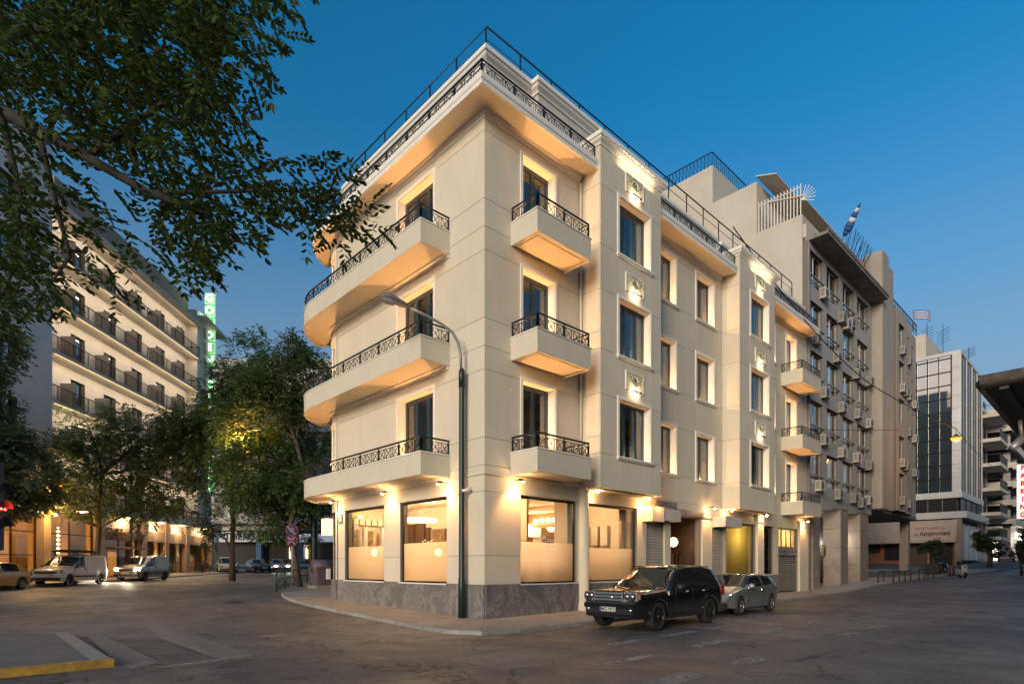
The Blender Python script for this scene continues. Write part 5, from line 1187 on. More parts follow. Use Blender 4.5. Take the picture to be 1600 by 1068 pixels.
def wheel(root, x, y, r, w, rim, spokes=10, side=-1):
    t = MB(); h = w/2; t.lathe([(r*.66, -h), (r*.9, -h), (r*.985, -h*.75), (r, -h*.3), (r, h*.3), (r*.985, h*.75), (r*.9, h), (r*.66, h)], 28, (x, y, r), 'y', closed=True); W = t.build('wheel', TYRE, root)
    m = MB(); yo = y + side*h*.75
    m.lathe([(r*.60, -.02), (r*.67, -.02), (r*.67, .02), (r*.60, .02)], 28, (x, yo, r), 'y', closed=True); m.lathe([(0, -.03), (r*.13, -.03), (r*.13, .03), (0, .03)], 12, (x, yo, r), 'y')
    for k in range(spokes):
        a = math.tau*k/spokes; c, s = math.cos(a), math.sin(a); m.tube([(x+r*.1*c, yo, r+r*.1*s), (x+r*.63*c, yo, r+r*.63*s)], [r*.05, r*.065], 4, False, False)
    m.build('rim', rim, W)
    b = MB(); b.lathe([(0, 0), (r*.64, 0)], 20, (x, y + side*h*.2, r), 'y'); b.build('brake', UNDER, W)
def vehicle(name, label, loc, rz, L, Wd, pm, roof, hood, belt, zlow, wheels, wr, tw, rim, side_glass, ws, rw, width=None, tumble=.78, group=None, spokes=10, zcut=None, body_name='body'):
    """roof: [(x, z)] top line along the centre; belt: [(x, z)]; side_glass: [(x0, x1)]; ws / rw: x range of windscreen / rear window"""
    T = thing(name, label, name.split('_')[-1], loc, rz, group); X0 = -L/2
    xs = set(); 
    for k in range(45): xs.add(round(X0 + L*k/44, 4))
    for a, b in side_glass: xs |= {round(a, 4), round(b, 4)}
    for a in ws + rw: xs.add(round(a, 4))
    for wx in wheels:
        for k in range(-8, 9): xs.add(round(wx + wr*1.16*math.sin(k/8*math.pi/2), 4))
    xs = sorted(x for x in xs if X0-1e-6 <= x <= X0+L+1e-6); hw = Wd/2
    def wid(x):
        e = min(x-X0, X0+L-x); k = max(0., 1-e/.42); base = lerp(width, x) if width else 1.0; return hw*base*(1-.20*k**2.0)
    def ring(x):
        zt = lerp(roof, x); zb = min(lerp(belt, x), zt-.05); w = wid(x); zl = zlow + .05*max(0, 1-min(x-X0, X0+L-x)/.5)**2
        arch = 0
        for wx in wheels:
            d = abs(x-wx); R = wr*1.16
            if d < R: arch = max(arch, wr + math.sqrt(R*R-d*d)*.99)
        z1 = max(zl+.02, arch); zm = max(z1+.03, zl+(zb-zl)*.5)
        k = max(0., min(1., (zt-zb-.05)/.45)); wt = w*(.93 + (tumble-.93)*k)
        return [(w*.72, max(zl, arch-.0)), (w*.975, z1), (w*1.0, zm), (w*.99, zb-.10), (w*.965, zb), ((w*.965+wt)/2+.012*k, (zb+zt-.06)/2), (wt, zt-.06), (wt*.86, zt-.018), (wt*.45, zt-.004), (0, zt)]
    R = [ring(x) for x in xs]; n = len(R[0])
    parts = {}
    def put(key, q): parts.setdefault(key, MB()).add(q, [(0, 1, 2, 3)], True)
    V = []; body = MB(); bv = []; bf = []
    for x, r in zip(xs, R):
        for y, z in r: bv.append((x, -y, z))
        for y, z in r: bv.append((x, y, z))
    m = 2*n; ix = lambda i, s, k: i*m + s*n + k
    gl = {}
    for i in range(len(xs)-1):
        xm = (xs[i]+xs[i+1])/2
        for s in (0, 1):
            for k in range(n-1):
                q = (ix(i, s, k), ix(i+1, s, k), ix(i+1, s, k+1), ix(i, s, k+1))
                key = None
                if k in (4, 5):
                    for gi, (a, b) in enumerate(side_glass):
                        if a < xm < b: key = ('side_window', s, gi)
                if k >= 6:
                    if ws[0] < xm < ws[1]: key = ('windscreen',)
                    elif rw[0] < xm < rw[1]: key = ('rear_window',)
                (bf.append(q) if key is None else gl.setdefault(key, []).append(q))
    # nose and tail caps
    for i in (0, len(xs)-1): bf.append(tuple(ix(i, 0, k) for k in range(n)) + tuple(ix(i, 1, k) for k in range(n-2, -1, -1)))
    def sub(faces):
        ids = sorted({j for f in faces for j in f}); mp = {j: k for k, j in enumerate(ids)}; o = MB(); o.add([bv[j] for j in ids], [tuple(mp[j] for j in f) for f in faces], True); return o
    Bd = sub(bf).build(body_name, pm, T)
    md = Bd.modifiers.new('edges', 'EDGE_SPLIT'); md.split_angle = R_(38)
    for key, fs in gl.items(): sub(fs).build(key[0], CARG, T)
    u = MB(); u.box(X0+.3, X0+L-.3, -hw*.8, hw*.8, zlow+.03, zlow+.4); u.build('underbody', UNDER, T)
    for wx in wheels:
        wl = MB(); wl.box(wx-wr*1.05, wx+wr*1.05, -hw*.93, hw*.93, zlow+.02, wr*2.0); wl.build('wheel_housing', UNDER, T)
        for s in (-1, 1): wheel(T, wx, s*(hw-tw/2-.015), wr, tw, rim, spokes, s)
    T['half'] = hw
    return T
def add(T, name, m, fn): b = MB(); fn(b); return b.build(name, m, T)
def mirrors(T, x, z, hw, m):
    for s in (-1, 1): add(T, 'wing_mirror', m, lambda b: (b.lathe([(0, -.10), (.085, -.08), (.10, 0), (.085, .08), (0, .10)], 10, (x, s*(hw+.09), z+.08), 'y'), b.box(x-.04, x+.05, s*(hw-.06), s*(hw+.05), z, z+.05)))
# --- black off-roader
BLKC = paint('black_car_paint', (.006, .006, .0065), 0, .12)
ry = -3.97; rx = 3.28
S = vehicle('black_off_road_car', 'black luxury off-road car parked at the corner kerb', (rx, ry, G(rx, ry)-.115), R_(.6), 4.72, 1.96, BLKC,
    [(-2.36, .84), (-2.32, .96), (-2.22, 1.03), (-1.9, 1.07), (-1.5, 1.095), (-1.02, 1.12), (-.95, 1.13), (-.12, 1.66), (.08, 1.72), (.5, 1.75), (1.1, 1.735), (1.7, 1.675), (1.9, 1.625), (2.22, 1.16), (2.33, 1.04), (2.36, .7)], None,
    [(-2.4, .95), (-1.0, 1.04), (.5, 1.07), (2.4, 1.12)], .30, (-1.45, 1.36), .375, .27, RIMB, [(-.58, .28), (.36, 1.10), (1.18, 1.84)], [-.93, -.10], [1.92, 2.20], tumble=.77)
X0 = -2.36
def grille(b):
    for k in range(3): b.box(X0-.035, X0+.06, -.44, .44, .80+.085*k, .85+.085*k)
    b.box(X0-.03, X0+.06, -.47, -.44, .78, 1.04); b.box(X0-.03, X0+.06, .44, .47, .78, 1.04)
add(S, 'grille_bars', CHRM, grille); add(S, 'grille', BLKP, lambda b: b.box(X0-.012, X0+.05, -.46, .46, .76, 1.06))
for s in (-1, 1):
    H_ = add(S, 'headlight', LAMPG, lambda b: b.add([(X0-.02, s*.49, .78), (X0+.05, s*.86, .80), (X0+.06, s*.86, 1.02), (X0-.01, s*.49, 1.04), (X0+.25, s*.49, .78), (X0+.25, s*.86, .8), (X0+.25, s*.86, 1.02), (X0+.25, s*.49, 1.04)], [(0,1,2,3),(4,7,6,5),(0,4,5,1),(1,5,6,2),(2,6,7,3),(3,7,4,0)]))
    for dy in (.58, .74): add(H_, 'projector', CHRM, lambda b: b.lathe([(0, X0-.035), (.05, X0-.03), (.07, X0+.02)], 12, (0, s*dy, .92), 'x'))
    add(H_, 'bezel', BLKP, lambda b: [b.lathe([(.072, X0-.02), (.085, X0-.02), (.085, X0+.03)], 12, (0, s*dy, .92), 'x') for dy in (.58, .74)])
    add(S, 'indicator', AMB, lambda b: b.box(X0+.10, X0+.15, s*.87, s*.90, .84, .98))
    add(S, 'fog_lamp', CHRM, lambda b: b.lathe([(0, X0-.03), (.05, X0-.03), (.06, X0+.05)], 10, (0, s*.68, .56), 'x'))
    add(S, 'tail_light', REDL, lambda b: b.box(2.26, 2.37, s*.76, s*.90, .82, 1.12))
    add(S, 'side_vent', CHRM, lambda b: [b.box(-.98, -.78, s*.972, s*.99, .93+.04*k, .945+.04*k) for k in range(3)])
    for x in (.12, 1.05): add(S, 'door_handle', BLKC, lambda b: b.box(x-.11, x+.11, s*.965, s*1.0, .99, 1.025))
    add(S, 'door_gap', UNDER, lambda b: [b.box(x-.006, x+.006, s*.94, s*.984, .42, 1.08) for x in (-.62, .30, 1.16)])
    add(S, 'sill_trim', BLKP, lambda b: b.box(-.98, .9, s*.90, s*.985, .30, .40))
    for wx in (-1.45, 1.36): add(S, 'wheel_arch', BLKC, lambda b: b.tube([(wx+.455*math.cos(a/10*math.pi), s*.955, .375+.455*math.sin(a/10*math.pi)) for a in range(11)], .035, 6))
add(S, 'bumper', BLKC, lambda b: (b.box(X0-.05, X0+.2, -.80, .80, .60, .72), b.box(X0-.03, X0+.2, -.74, .74, .36, .46)))
add(S, 'bumper_intake', BLKP, lambda b: b.box(X0-.02, X0+.1, -.72, .72, .46, .60))
NP = add(S, 'number_plate', PLATE, lambda b: b.box(X0-.075, X0-.05, -.26, .26, .515, .63)); add(NP, 'plate_band', PLB, lambda b: b.box(X0-.079, X0-.074, .21, .26, .515, .63))
lettering('IMZ-7873', .115, BLKP, NP, (X0-.078, -.02, .572), (0, -1, 0), depth=.002, bold=.002)
lettering('RANGE ROVER', .085, CHRM, S, (X0+.09, 0, 1.035), (0, -1, 0), (.9, 0, .44), depth=.004, bold=.003, spacing=1.35)
mirrors(S, -.54, 1.05, .96, BLKP); add(S, 'wiper', BLKP, lambda b: (b.bar((-.93, -.55, 1.185), (-.80, .05, 1.27), .018), b.bar((-.93, .05, 1.185), (-.80, .6, 1.27), .018)))
add(S, 'roof_rail', BLKP, lambda b: [b.tube([(-.1, s*.70, 1.70), (1.7, s*.70, 1.69)], .018, 5) for s in (-1, 1)]); add(S, 'badge', CHRM, lambda b: b.lathe([(0, X0-.045), (.045, X0-.045), (.05, X0-.03)], 12, (0, -.1, .885), 'x'))
# --- silver hatchback behind it
SILV = paint('silver_green_paint', (.30, .32, .31), .65, .22)
hx, hy = 8.98, -3.55
K = vehicle('silver_hatchback_car', 'silver three-door hatchback parked behind the black car', (hx, hy, G(hx, hy)-.115), R_(.8), 4.12, 1.73, SILV,
    [(-2.06, .58), (-2.0, .68), (-1.8, .78), (-1.5, .86), (-1.1, .94), (-.98, .96), (-.12, 1.36), (.1, 1.40), (.6, 1.41), (1.2, 1.36), (1.45, 1.30), (1.85, .98), (2.0, .92), (2.06, .6)], None,
    [(-2.1, .70), (-1.0, .90), (.5, .96), (1.5, 1.04), (2.1, .92)], .22, (-1.24, 1.30), .315, .21, RIMS, [(-.62, .45), (.55, 1.28)], [-.96, -.12], [1.47, 1.83], tumble=.76)
X1 = -2.06
for s in (-1, 1):
    add(K, 'headlight', LAMPG, lambda b: b.add([(X1+.04, s*.42, .60), (X1+.2, s*.78, .64), (X1+.22, s*.78, .74), (X1+.08, s*.42, .72), (X1+.35, s*.42, .6), (X1+.4, s*.74, .64), (X1+.4, s*.74, .76), (X1+.35, s*.42, .74)], [(0,1,2,3),(4,7,6,5),(0,4,5,1),(1,5,6,2),(2,6,7,3),(3,7,4,0)]))
    add(K, 'tail_light', REDL, lambda b: b.box(1.92, 2.05, s*.60, s*.76, .74, .90)); add(K, 'door_handle', CHRM, lambda b: b.box(.36, .52, s*.84, s*.872, .82, .86))
    add(K, 'door_gap', UNDER, lambda b: [b.box(x-.006, x+.006, s*.83, s*.867, .32, .90) for x in (-.70, .56)])
    add(K, 'sill_trim', BLKP, lambda b: b.box(-.88, .95, s*.80, s*.868, .20, .25))
add(K, 'grille', BLKP, lambda b: (b.box(X1-.01, X1+.08, -.16, .16, .34, .70), b.box(X1-.01, X1+.1, -.72, -.3, .30, .42), b.box(X1-.01, X1+.1, .3, .72, .30, .42)))
NP = add(K, 'number_plate', PLATE, lambda b: b.box(X1-.03, X1-.012, .24, .70, .44, .55)); mirrors(K, -.62, .90, .84, SILV); add(K, 'wiper', BLKP, lambda b: b.bar((-1.0, -.5, 1.0), (-.86, .1, 1.06), .016))
# --- vans across the avenue
HZ = math.atan2(HD.y, HD.x)
def van(name, label, loc, pm, L, h, glow, col2=None):
    V_ = vehicle(name, label, loc, HZ, L, 1.82, pm, [(-L/2, .66), (-L/2+.12, .92), (-L/2+.5, 1.04), (-L/2+.95, 1.14), (-L/2+1.0, 1.15), (-L/2+1.75, h-.13), (-L/2+2.0, h-.05), (0.3, h), (L/2-.5, h), (L/2-.12, h-.08), (L/2, h-.35)], None,
        [(-L/2, .86), (-L/2+1.0, 1.04), (0, 1.08), (L/2, 1.08)], .24, (-L/2+.78, L/2-.85), .32, .2, RIMB, [(-L/2+1.3, -L/2+2.1)], [-L/2+1.02, -L/2+1.72], [9, 9.1], tumble=.90, spokes=6)
    x = -L/2
    for s in (-1, 1):
        add(V_, 'headlight', emat('headlight_glow', (1, .85, .6), 14) if glow else LAMPG, lambda b: b.add([(x-.01, s*.52, .70), (x+.12, s*.86, .74), (x+.2, s*.86, .92), (x+.1, s*.55, .88), (x+.3, s*.52, .7), (x+.4, s*.84, .74), (x+.4, s*.84, .92), (x+.3, s*.55, .88)], [(0,1,2,3),(4,7,6,5),(0,4,5,1),(1,5,6,2),(2,6,7,3),(3,7,4,0)]))
        add(V_, 'door_gap', UNDER, lambda b: [b.box(q-.008, q+.008, s*.88, s*.914, .4, 1.06) for q in (x+1.15, x+2.18)]); add(V_, 'door_handle', BLKP, lambda b: b.box(x+1.95, x+2.12, s*.89, s*.925, .93, .98))
        add(V_, 'side_bump_strip', BLKP, lambda b: b.box(x+1.2, L/2-1.3, s*.88, s*.925, .50, .58))
    add(V_, 'grille', BLKP, lambda b: (b.box(x-.03, x+.1, -.5, .5, .70, .84), b.box(x-.05, x+.15, -.8, .8, .32, .48))); mirrors(V_, x+1.28, 1.06, .90, BLKP)
    NP = add(V_, 'number_plate', PLATE, lambda b: b.box(x-.07, x-.05, -.26, .26, .5, .6))
    return V_
WHV = paint('white_van_paint', (.50, .49, .48), 0, .3); GRV = paint('bronze_grey_van_paint', (.24, .215, .18), .5, .3)
p = RT(-26.75, 35.4); V1 = van('white_van', 'white delivery van with a roof rack parked by the hotel', (p.x, p.y, p.z-.12), WHV, 4.4, 1.84, False)
add(V1, 'roof_rack', BLKP, lambda b: (b.box(-.7, 1.5, -.65, -.6, 1.96, 2.06), b.box(-.7, 1.5, .6, .65, 1.96, 2.06), [b.box(q, q+.05, -.65, .65, 1.98, 2.02) for q in (-.7, -.2, .3, .8, 1.3, 1.45)], [b.box(q, q+.06, s*.6, s*.66, 1.80, 1.98) for q in (-.5, 1.1) for s in (-1, 1)], b.box(-.5, 1.3, -.5, .5, 2.03, 2.12)))
p = RT(-26.8, 42.4); V2 = van('grey_van', 'grey bronze van with its headlights on behind the white van', (p.x, p.y, p.z-.12), GRV, 4.2, 1.82, True)
for s in (-1, 1): 
    q = RT(-26.8 + s*.7, 40.0); light('SPOT', (q.x, q.y, q.z+.65), 300, (1, .85, .62), .06, None, Vector((-Fx, -Fy, -.12)), R_(70), .6)
TAXI = paint('yellow_taxi_paint', (.45, .25, .02), 0, .3); DKC = paint('dark_blue_car_paint', (.02, .024, .03), .2, .25); PLC = paint('pale_car_paint', (.42, .38, .3), .3, .3); RDC = paint('dark_red_car_paint', (.14, .05, .05), .3, .3); WHC = paint('white_car_paint', (.5, .49, .47), 0, .3)
def saloon(name, label, loc, rz, pm, h=1.45, L=4.3, lights=None, est=False):
    a = L/2; tail = [(a-.62, h-.12), (a-.3, .98), (a-.05, .90), (a, .6)] if not est else [(a-.4, h-.06), (a-.08, 1.0), (a, .6)]
    C_ = vehicle(name, label, loc, rz, L, 1.74, pm, [(-a, .60), (-a+.08, .74), (-a+.5, .86), (-a+1.05, .95), (-a+1.1, .96), (-a+1.85, h-.06), (-a+2.2, h), (.6, h-.01)] + tail, None,
        [(-a, .72), (-a+1.1, .90), (.5, .94), (a, .92)], .2, (-a+.8, a-.8), .31, .2, RIMS, [(-a+1.5, -.02), (.08, a-1.0)], [-a+1.12, -a+1.83], [a-.6, a-.32] if not est else [a-.38, a-.1], tumble=.78, spokes=7)
    for s in (-1, 1):
        add(C_, 'headlight', lights or LAMPG, lambda b: b.box(-a-.005, -a+.2, s*.45, s*.76, .60, .72)); add(C_, 'tail_light', REDL, lambda b: b.box(a-.14, a+.005, s*.52, s*.76, .70, .84))
    add(C_, 'bumper', BLKP, lambda b: (b.box(-a-.03, -a+.15, -.76, .76, .32, .44), b.box(a-.15, a+.03, -.76, .76, .32, .44))); add(C_, 'number_plate', PLATE, lambda b: (b.box(-a-.04, -a-.028, -.25, .25, .46, .56), b.box(a+.02, a+.035, -.25, .25, .5, .6)))
    mirrors(C_, -a+1.45, .88, .84, pm); return C_
p = RT(-26.8, 29.6); saloon('yellow_car', 'yellow taxi cut by the left edge beside the white van', (p.x, p.y, p.z-.12), HZ, TAXI)
p = UT(404, 62); saloon('dark_car', 'dark saloon car under the blue pillar in the background', (p.x, p.y, p.z-.12), TH + R_(38), DKC, L=4.5)
p = UT(436, 64); saloon('pale_car', 'pale cream car waiting beside the dark saloon', (p.x, p.y, p.z-.12), TH + R_(30), PLC, lights=MATS.get('headlight_glow'))
p = UT(354, 60); saloon('white_car', 'white car half hidden behind the cafe chairs', (p.x, p.y, p.z-.12), TH + R_(30), WHC, 1.6, est=True)
p = UT(1572, 74); saloon('red_car', 'dark red car far up the side street', (p.x, p.y, p.z-.12), R_(8), RDC)
# --- scooter and motorbike
def two_wheeler(name, label, loc, rz, pm, big=False):
    T = thing(name, label, name.split('_')[-1], loc, rz); r = .27 if not big else .3
    for x in (-.62, .60): wheel(T, x, 0, r, .11, RIMB, 5, -1)
    add(T, 'body', pm, lambda b: (b.tube([(-.38, 0, .42), (-.2, 0, .30), (.2, 0, .30), (.35, 0, .5), (.75, 0, .72)], [.13, .16, .18, .2, .10], 8), b.tube([(-.62, 0, .62), (-.44, 0, .95)], [.08, .15], 8), b.box(-.42, -.36, -.2, .2, .35, .95)))
    add(T, 'mudguard', pm, lambda b: b.tube([(-.62+.33*math.cos(a), 0, r+.33*math.sin(a)) for a in (.5, 1.0, 1.6, 2.2, 2.7)], .07, 6))
    add(T, 'fork', RIMS, lambda b: [b.bar((-.62, s*.07, r), (-.44, s*.07, .95), .03) for s in (-1, 1)])
    add(T, 'seat', BLKP, lambda b: b.tube([(-.08, 0, .74), (.3, 0, .78), (.68, 0, .82)], [.12, .15, .1], 8))
    add(T, 'handlebar', BLKP, lambda b: (b.tube([(-.38, -.33, 1.02), (-.46, 0, 1.0), (-.38, .33, 1.02)], .02, 6), [b.lathe([(0, -.03), (.07, 0), (0, .03)], 8, (-.42, s*.36, 1.2), 'x') for s in (-1, 1)], [b.bar((-.42, s*.3, 1.02), (-.42, s*.36, 1.2), .015) for s in (-1, 1)]))
    add(T, 'headlight', LAMPG, lambda b: b.lathe([(0, -.68), (.09, -.62), (.1, -.5)], 10, (0, 0, .86), 'x'))
    if not big: add(T, 'top_box', BLKP, lambda b: b.tube([(.62, 0, 1.0), (.62, 0, 1.28)], [.22, .2], 8))
    add(T, 'stand', BLKP, lambda b: b.bar((.1, .1, .2), (.15, .32, 0), .025)); return T
p = UT(1504, 45); two_wheeler('white_scooter', 'white scooter with a top box parked at the kerb', (p.x, p.y, p.z-.115), R_(24), WHC)
p = UT(1474, 49); two_wheeler('dark_motorbike', 'dark motorbike on the pavement below the awning', (p.x, p.y, p.z+.005), R_(-8), BLKC, True)
# ================================================================ street furniture, signs, cables, people
DGRN = mat('dark_green_pole', (.012, .028, .024), .4, metal=.2, var=.25, scale=6); STEEL = mat('galvanised_steel', (.30, .29, .28), .45, metal=.5, var=.15, scale=8)
b0 = Vector((-.62, 1.05, G(0, 1)))
b0 = UT(721.5, 18.15); LP = thing('street_lamp', 'tall green street lamp with a curved arm at the building corner', 'street lamp', b0)
B = Vector(b0); zt = lambda v: EYE + (HOR-v)/FOC*18.15
H = zt(580)-b0.z
add(LP, 'pole', DGRN, lambda b: b.tube([(0, 0, -.05), (0, 0, 1.2), (0, 0, 1.25), (0, 0, H-.5), (0, 0, H)], [.115, .11, .095, .085, .08], 12))
add(LP, 'collar', DGRN, lambda b: b.tube([(0, 0, H-.5), (0, 0, H+.0), (0, 0, H+.1)], [.10, .10, .05], 12))
arm = [UV(u, v, t)-B for u, v, t in ((720.5, 585, 18.15), (720, 555, 18.1), (716, 535, 18.0), (707, 519, 17.9), (690, 506, 17.75), (665, 492, 17.55), (638, 480, 17.3))]
add(LP, 'arm', STEEL, lambda b: b.tube(arm, [.045]*4 + [.04]*3, 8))
hd = [UV(u, v, t)-B for u, v, t in ((640, 480, 17.3), (628, 475, 17.2), (612, 467, 17.05), (600, 463, 16.95), (594, 466, 16.9))]
def head(b):
    ax = (hd[-1]-hd[0]).normalized(); sd = ax.cross(Vector((0, 0, 1))).normalized(); up = sd.cross(ax); pr = [(.06, .05), (.15, .10), (.19, .12), (.16, .10), (.04, .03)]; v = []
    for p_, (w, h) in zip(hd, pr):
        for k in range(10): a = math.tau*k/10; v.append(p_ + sd*w*math.cos(a) + up*h*max(math.sin(a), -.45))
    b.add(v, [(i*10+k, i*10+(k+1) % 10, (i+1)*10+(k+1) % 10, (i+1)*10+k) for i in range(4) for k in range(10)] + [tuple(range(10)), tuple(range(40, 50))], True)
add(LP, 'lamp_head', mat('grey_lamp_housing', (.14, .13, .13), .5), head)
def lens(b):
    ax = (hd[-1]-hd[0]).normalized(); sd = ax.cross(Vector((0, 0, 1))).normalized(); up = sd.cross(ax); v = []
    for p_, w in ((hd[1].lerp(hd[2], .7), .11), (hd[2].lerp(hd[3], .5), .14), (hd[3], .11), (hd[4], .04)):
        for k in range(7): a = math.pi*(1+k/6); v.append(p_ + sd*w*math.cos(a) + up*(.16*math.sin(a)*(w/.14)-.03))
    b.add(v, [(i*7+k, i*7+k+1, (i+1)*7+k+1, (i+1)*7+k) for i in range(3) for k in range(6)], True)
add(LP, 'lens', mat('lamp_lens', (.25, .24, .23), .2), lens)
def rail_fence(name, label, pts, h, m, group=None, x=True):
    p0 = pts[0]; T = thing(name, label, 'railing', (p0[0], p0[1], G(*p0)), 0, group); B = Vector((p0[0], p0[1], G(*p0)))
    for (a, c), (d, e) in zip(pts, pts[1:]):
        A = Vector((a, c, G(a, c)))-B; D = Vector((d, e, G(d, e)))-B; U = Vector((0, 0, 1))
        if x: add(T, 'panel', m, lambda b: (b.bar(A+U*h*.93, D+U*h*.93, .05), b.bar(A+U*h*.12, D+U*h*.12, .03), [b.bar(A.lerp(D, k/4)+U*h*.12, A.lerp(D, (k+1)/4)+U*h*.62, .025) for k in range(4)], [b.bar(A.lerp(D, (k+1)/4)+U*h*.12, A.lerp(D, k/4)+U*h*.62, .025) for k in range(4)], b.bar(A+U*h*.62, D+U*h*.62, .03)))
        else: add(T, 'top_bar', m, lambda b: b.bar(A+U*h, D+U*h, .07))
    for a, c in pts:
        A = Vector((a, c, G(a, c)))-B; add(T, 'post', m, lambda b: (b.tube([A, A+Vector((0, 0, h))], .035, 8), b.lathe([(0, -.05), (.05, 0), (0, .06)], 8, (A.x, A.y, A.z+h+.02)) if x else None))
    return T
rail_fence('pavement_railing', 'dark green crossed railing along the kerb near the leaning tree', [(-.1, 15.9), (1.2, 18.0), (2.7, 20.1), (4.2, 21.9)], 1.05, DGRN)
for k, (u, t) in enumerate([(1372, 41), (1396, 40), (1414, 41), (1436, 42.5), (1450, 44)]):
    p, q = UT(u, t), UT(u+9, t+1.2); rail_fence('hoop_barrier', ['low dark hoop barrier nearest the pinkish stone pillars', 'second low hoop barrier from the stone pillars', 'third low hoop barrier on the wide pavement', 'fourth low hoop barrier beside the planter tree', 'low hoop barrier nearest the parked white scooter'][k], [(p.x, p.y), (q.x, q.y)], .75, RAIL, 'hoop barriers on the wide pavement', False)
for k, (u, t) in enumerate([(1484, 46), (1490, 46.4)]):
    p = UT(u, t); T = thing('bollard', ['rust brown bollard left of the parked white scooter', 'rust brown bollard right beside the scooter wheel'][k], 'bollard', p, 0, 'bollards by the scooter'); add(T, 'post', mat('rust_brown', (.12, .04, .025), .6), lambda b: b.lathe([(.09, 0), (.09, .7), (.06, .8), (0, .82)], 10)); add(T, 'base', RAIL, lambda b: b.lathe([(.13, 0), (.13, .06), (.1, .07)], 10))
p = UT(1458, 48.6); T = thing('planter', 'dark square planter holding the small round tree', 'planter', p); add(T, 'pot', mat('planter_dark', (.04, .035, .03), .7), lambda b: b.add([(-.4, -.4, 0), (.4, -.4, 0), (.4, .4, 0), (-.4, .4, 0), (-.5, -.5, .8), (.5, -.5, .8), (.5, .5, .8), (-.5, .5, .8)], [(0,3,2,1),(4,5,6,7),(0,1,5,4),(1,2,6,5),(2,3,7,6),(3,0,4,7)])); add(T, 'rim', MATS['planter_dark'], lambda b: b.box(-.54, .54, -.54, .54, .78, .86))
# no-parking signs on one post
p = UT(456.5, 30.6); TS_ = thing('traffic_sign', 'post with two round blue and red no-stopping signs', 'traffic sign', p)
add(TS_, 'post', STEEL, lambda b: b.tube([(0, 0, 0), (0, 0, 3.4)], .035, 8))
SB = mat('sign_blue', (.015, .03, .10), .5); SR = mat('sign_red', (.13, .015, .015), .5)
yaw = math.atan2(-Fy, -Fx)
for z, r, x in ((3.15, .34, False), (2.62, .32, True)):
    D = bpy.data.objects.new('sign_disc', None); COL.objects.link(D); D.parent = TS_; D.location = (0, 0, z); D.rotation_euler = (0, 0, yaw)
    add(D, 'disc', SB, lambda b: b.lathe([(0, .05), (r, .05), (r, .035), (0, .035)], 24, (0, 0, 0), 'x'))
    add(D, 'red_ring', SR, lambda b: b.lathe([(r*.82, .054), (r*1.01, .054), (r*1.01, .03), (r*.82, .03)], 24, (0, 0, 0), 'x', closed=True))
    add(D, 'red_bar', SR, lambda b: (b.bar((.056, -r*.62, r*.62), (.056, r*.62, -r*.62), .09), b.bar((.056, -r*.62, -r*.62), (.056, r*.62, r*.62), .09) if x else None))
# kerbside lamp post with a sodium lamp inside the foliage
p = UT(491, 36.0); T = thing('sodium_street_lamp', 'thick dark lamp post with an orange lamp glowing in the foliage', 'street lamp', p); B = Vector(p)
hp = UV(378, 676, 35.2)-B
add(T, 'pole', DGRN, lambda b: b.tube([(0, 0, -.05), (0, 0, 1.0), (0, 0, 8.2), hp*.3 + Vector((0, 0, 7.0)), hp + Vector((0, 0, .1))], [.28, .24, .16, .06, .05], 10)); add(T, 'lamp_head', BLKP, lambda b: b.tube([hp + Vector((.3, .1, .15)), hp + Vector((-.3, -.1, .15))], [.1, .14], 8))
add(T, 'lens', emat('sodium_glow', (1, .22, .02), 2.0), lambda b: b.lathe([(0, -.1), (.16, -.05), (.18, .03)], 10, hp)); light('POINT', B + hp + Vector((0, 0, -.35)), 420, (1, .50, .10), .2, None)
p = UT(205, 46); T = thing('lamp_post', 'slim dark green lamp post in front of the hotel entrance', 'street lamp', p); add(T, 'pole', DGRN, lambda b: b.tube([(0, 0, 0), (0, 0, 1.2), (0, 0, 1.22), (0, 0, 8.2)], [.2, .19, .13, .1], 10)); add(T, 'lamp_head', BLKP, lambda b: b.tube([(0, 0, 8.1), (Rx*1.4, Ry*1.4, 8.5)], [.05, .1], 8))
for u, v, t, lb in ((94, 757, 38.6, 'small orange lamp glowing under the hotel canopy railing'), (79, 800, 37.6, 'small yellow lamp hidden in the lower leaves at left')):
    q = UV(u, v, t); T = thing('wall_lantern', lb, 'lamp', q); add(T, 'lens', emat('sodium_glow', (1, .45, .08), 35), lambda b: b.lathe([(0, -.1), (.17, -.04), (.17, .04), (0, .1)], 10)); add(T, 'bracket', RAIL, lambda b: b.bar((0, 0, .08), (-HN.x*2.5, -HN.y*2.5, .5), .05)); light('POINT', q + Vector((HN.x*.4, HN.y*.4, -.2)), 60, (1, .55, .15), .15, None)
# orange lamp hung on a cable over the side street
q = UV(1494, 685, 44); T = thing('hanging_street_lamp', 'orange lamp hanging on a cable over the side street', 'street lamp', q)
add(T, 'shade', mat('grey_lamp_housing', (.14, .13, .13), .5), lambda b: b.lathe([(.0, .38), (.1, .34), (.2, .2), (.34, .1), (.36, .06)], 14)); add(T, 'lens', emat('sodium_bright', (1, .13, .012), 1.5), lambda b: b.lathe([(0, -.2), (.22, -.14), (.35, .0), (.34, .07)], 14)); add(T, 'hook', RAIL, lambda b: b.bar((0, 0, .36), (0, 0, .75), .03))
light('POINT', q + Vector((0, 0, -.45)), 70, (1, .45, .12), .2, None)
def cable(label, pts, r=.02, sag=.0, n=16):
    out = []
    for a, b in zip(pts, pts[1:]):
        a, b = Vector(a), Vector(b)
        for k in range(n+1 if b is pts[-1] else n): s = k/n; out.append(a.lerp(b, s) + Vector((0, 0, -sag*4*s*(1-s))))
    out.append(Vector(pts[-1])); m = MB(); m.tube(out, r, 5); return tag(m.build('overhead_cable', mat('black_cable', (.012, .012, .012), .6), None), label, 'cable')
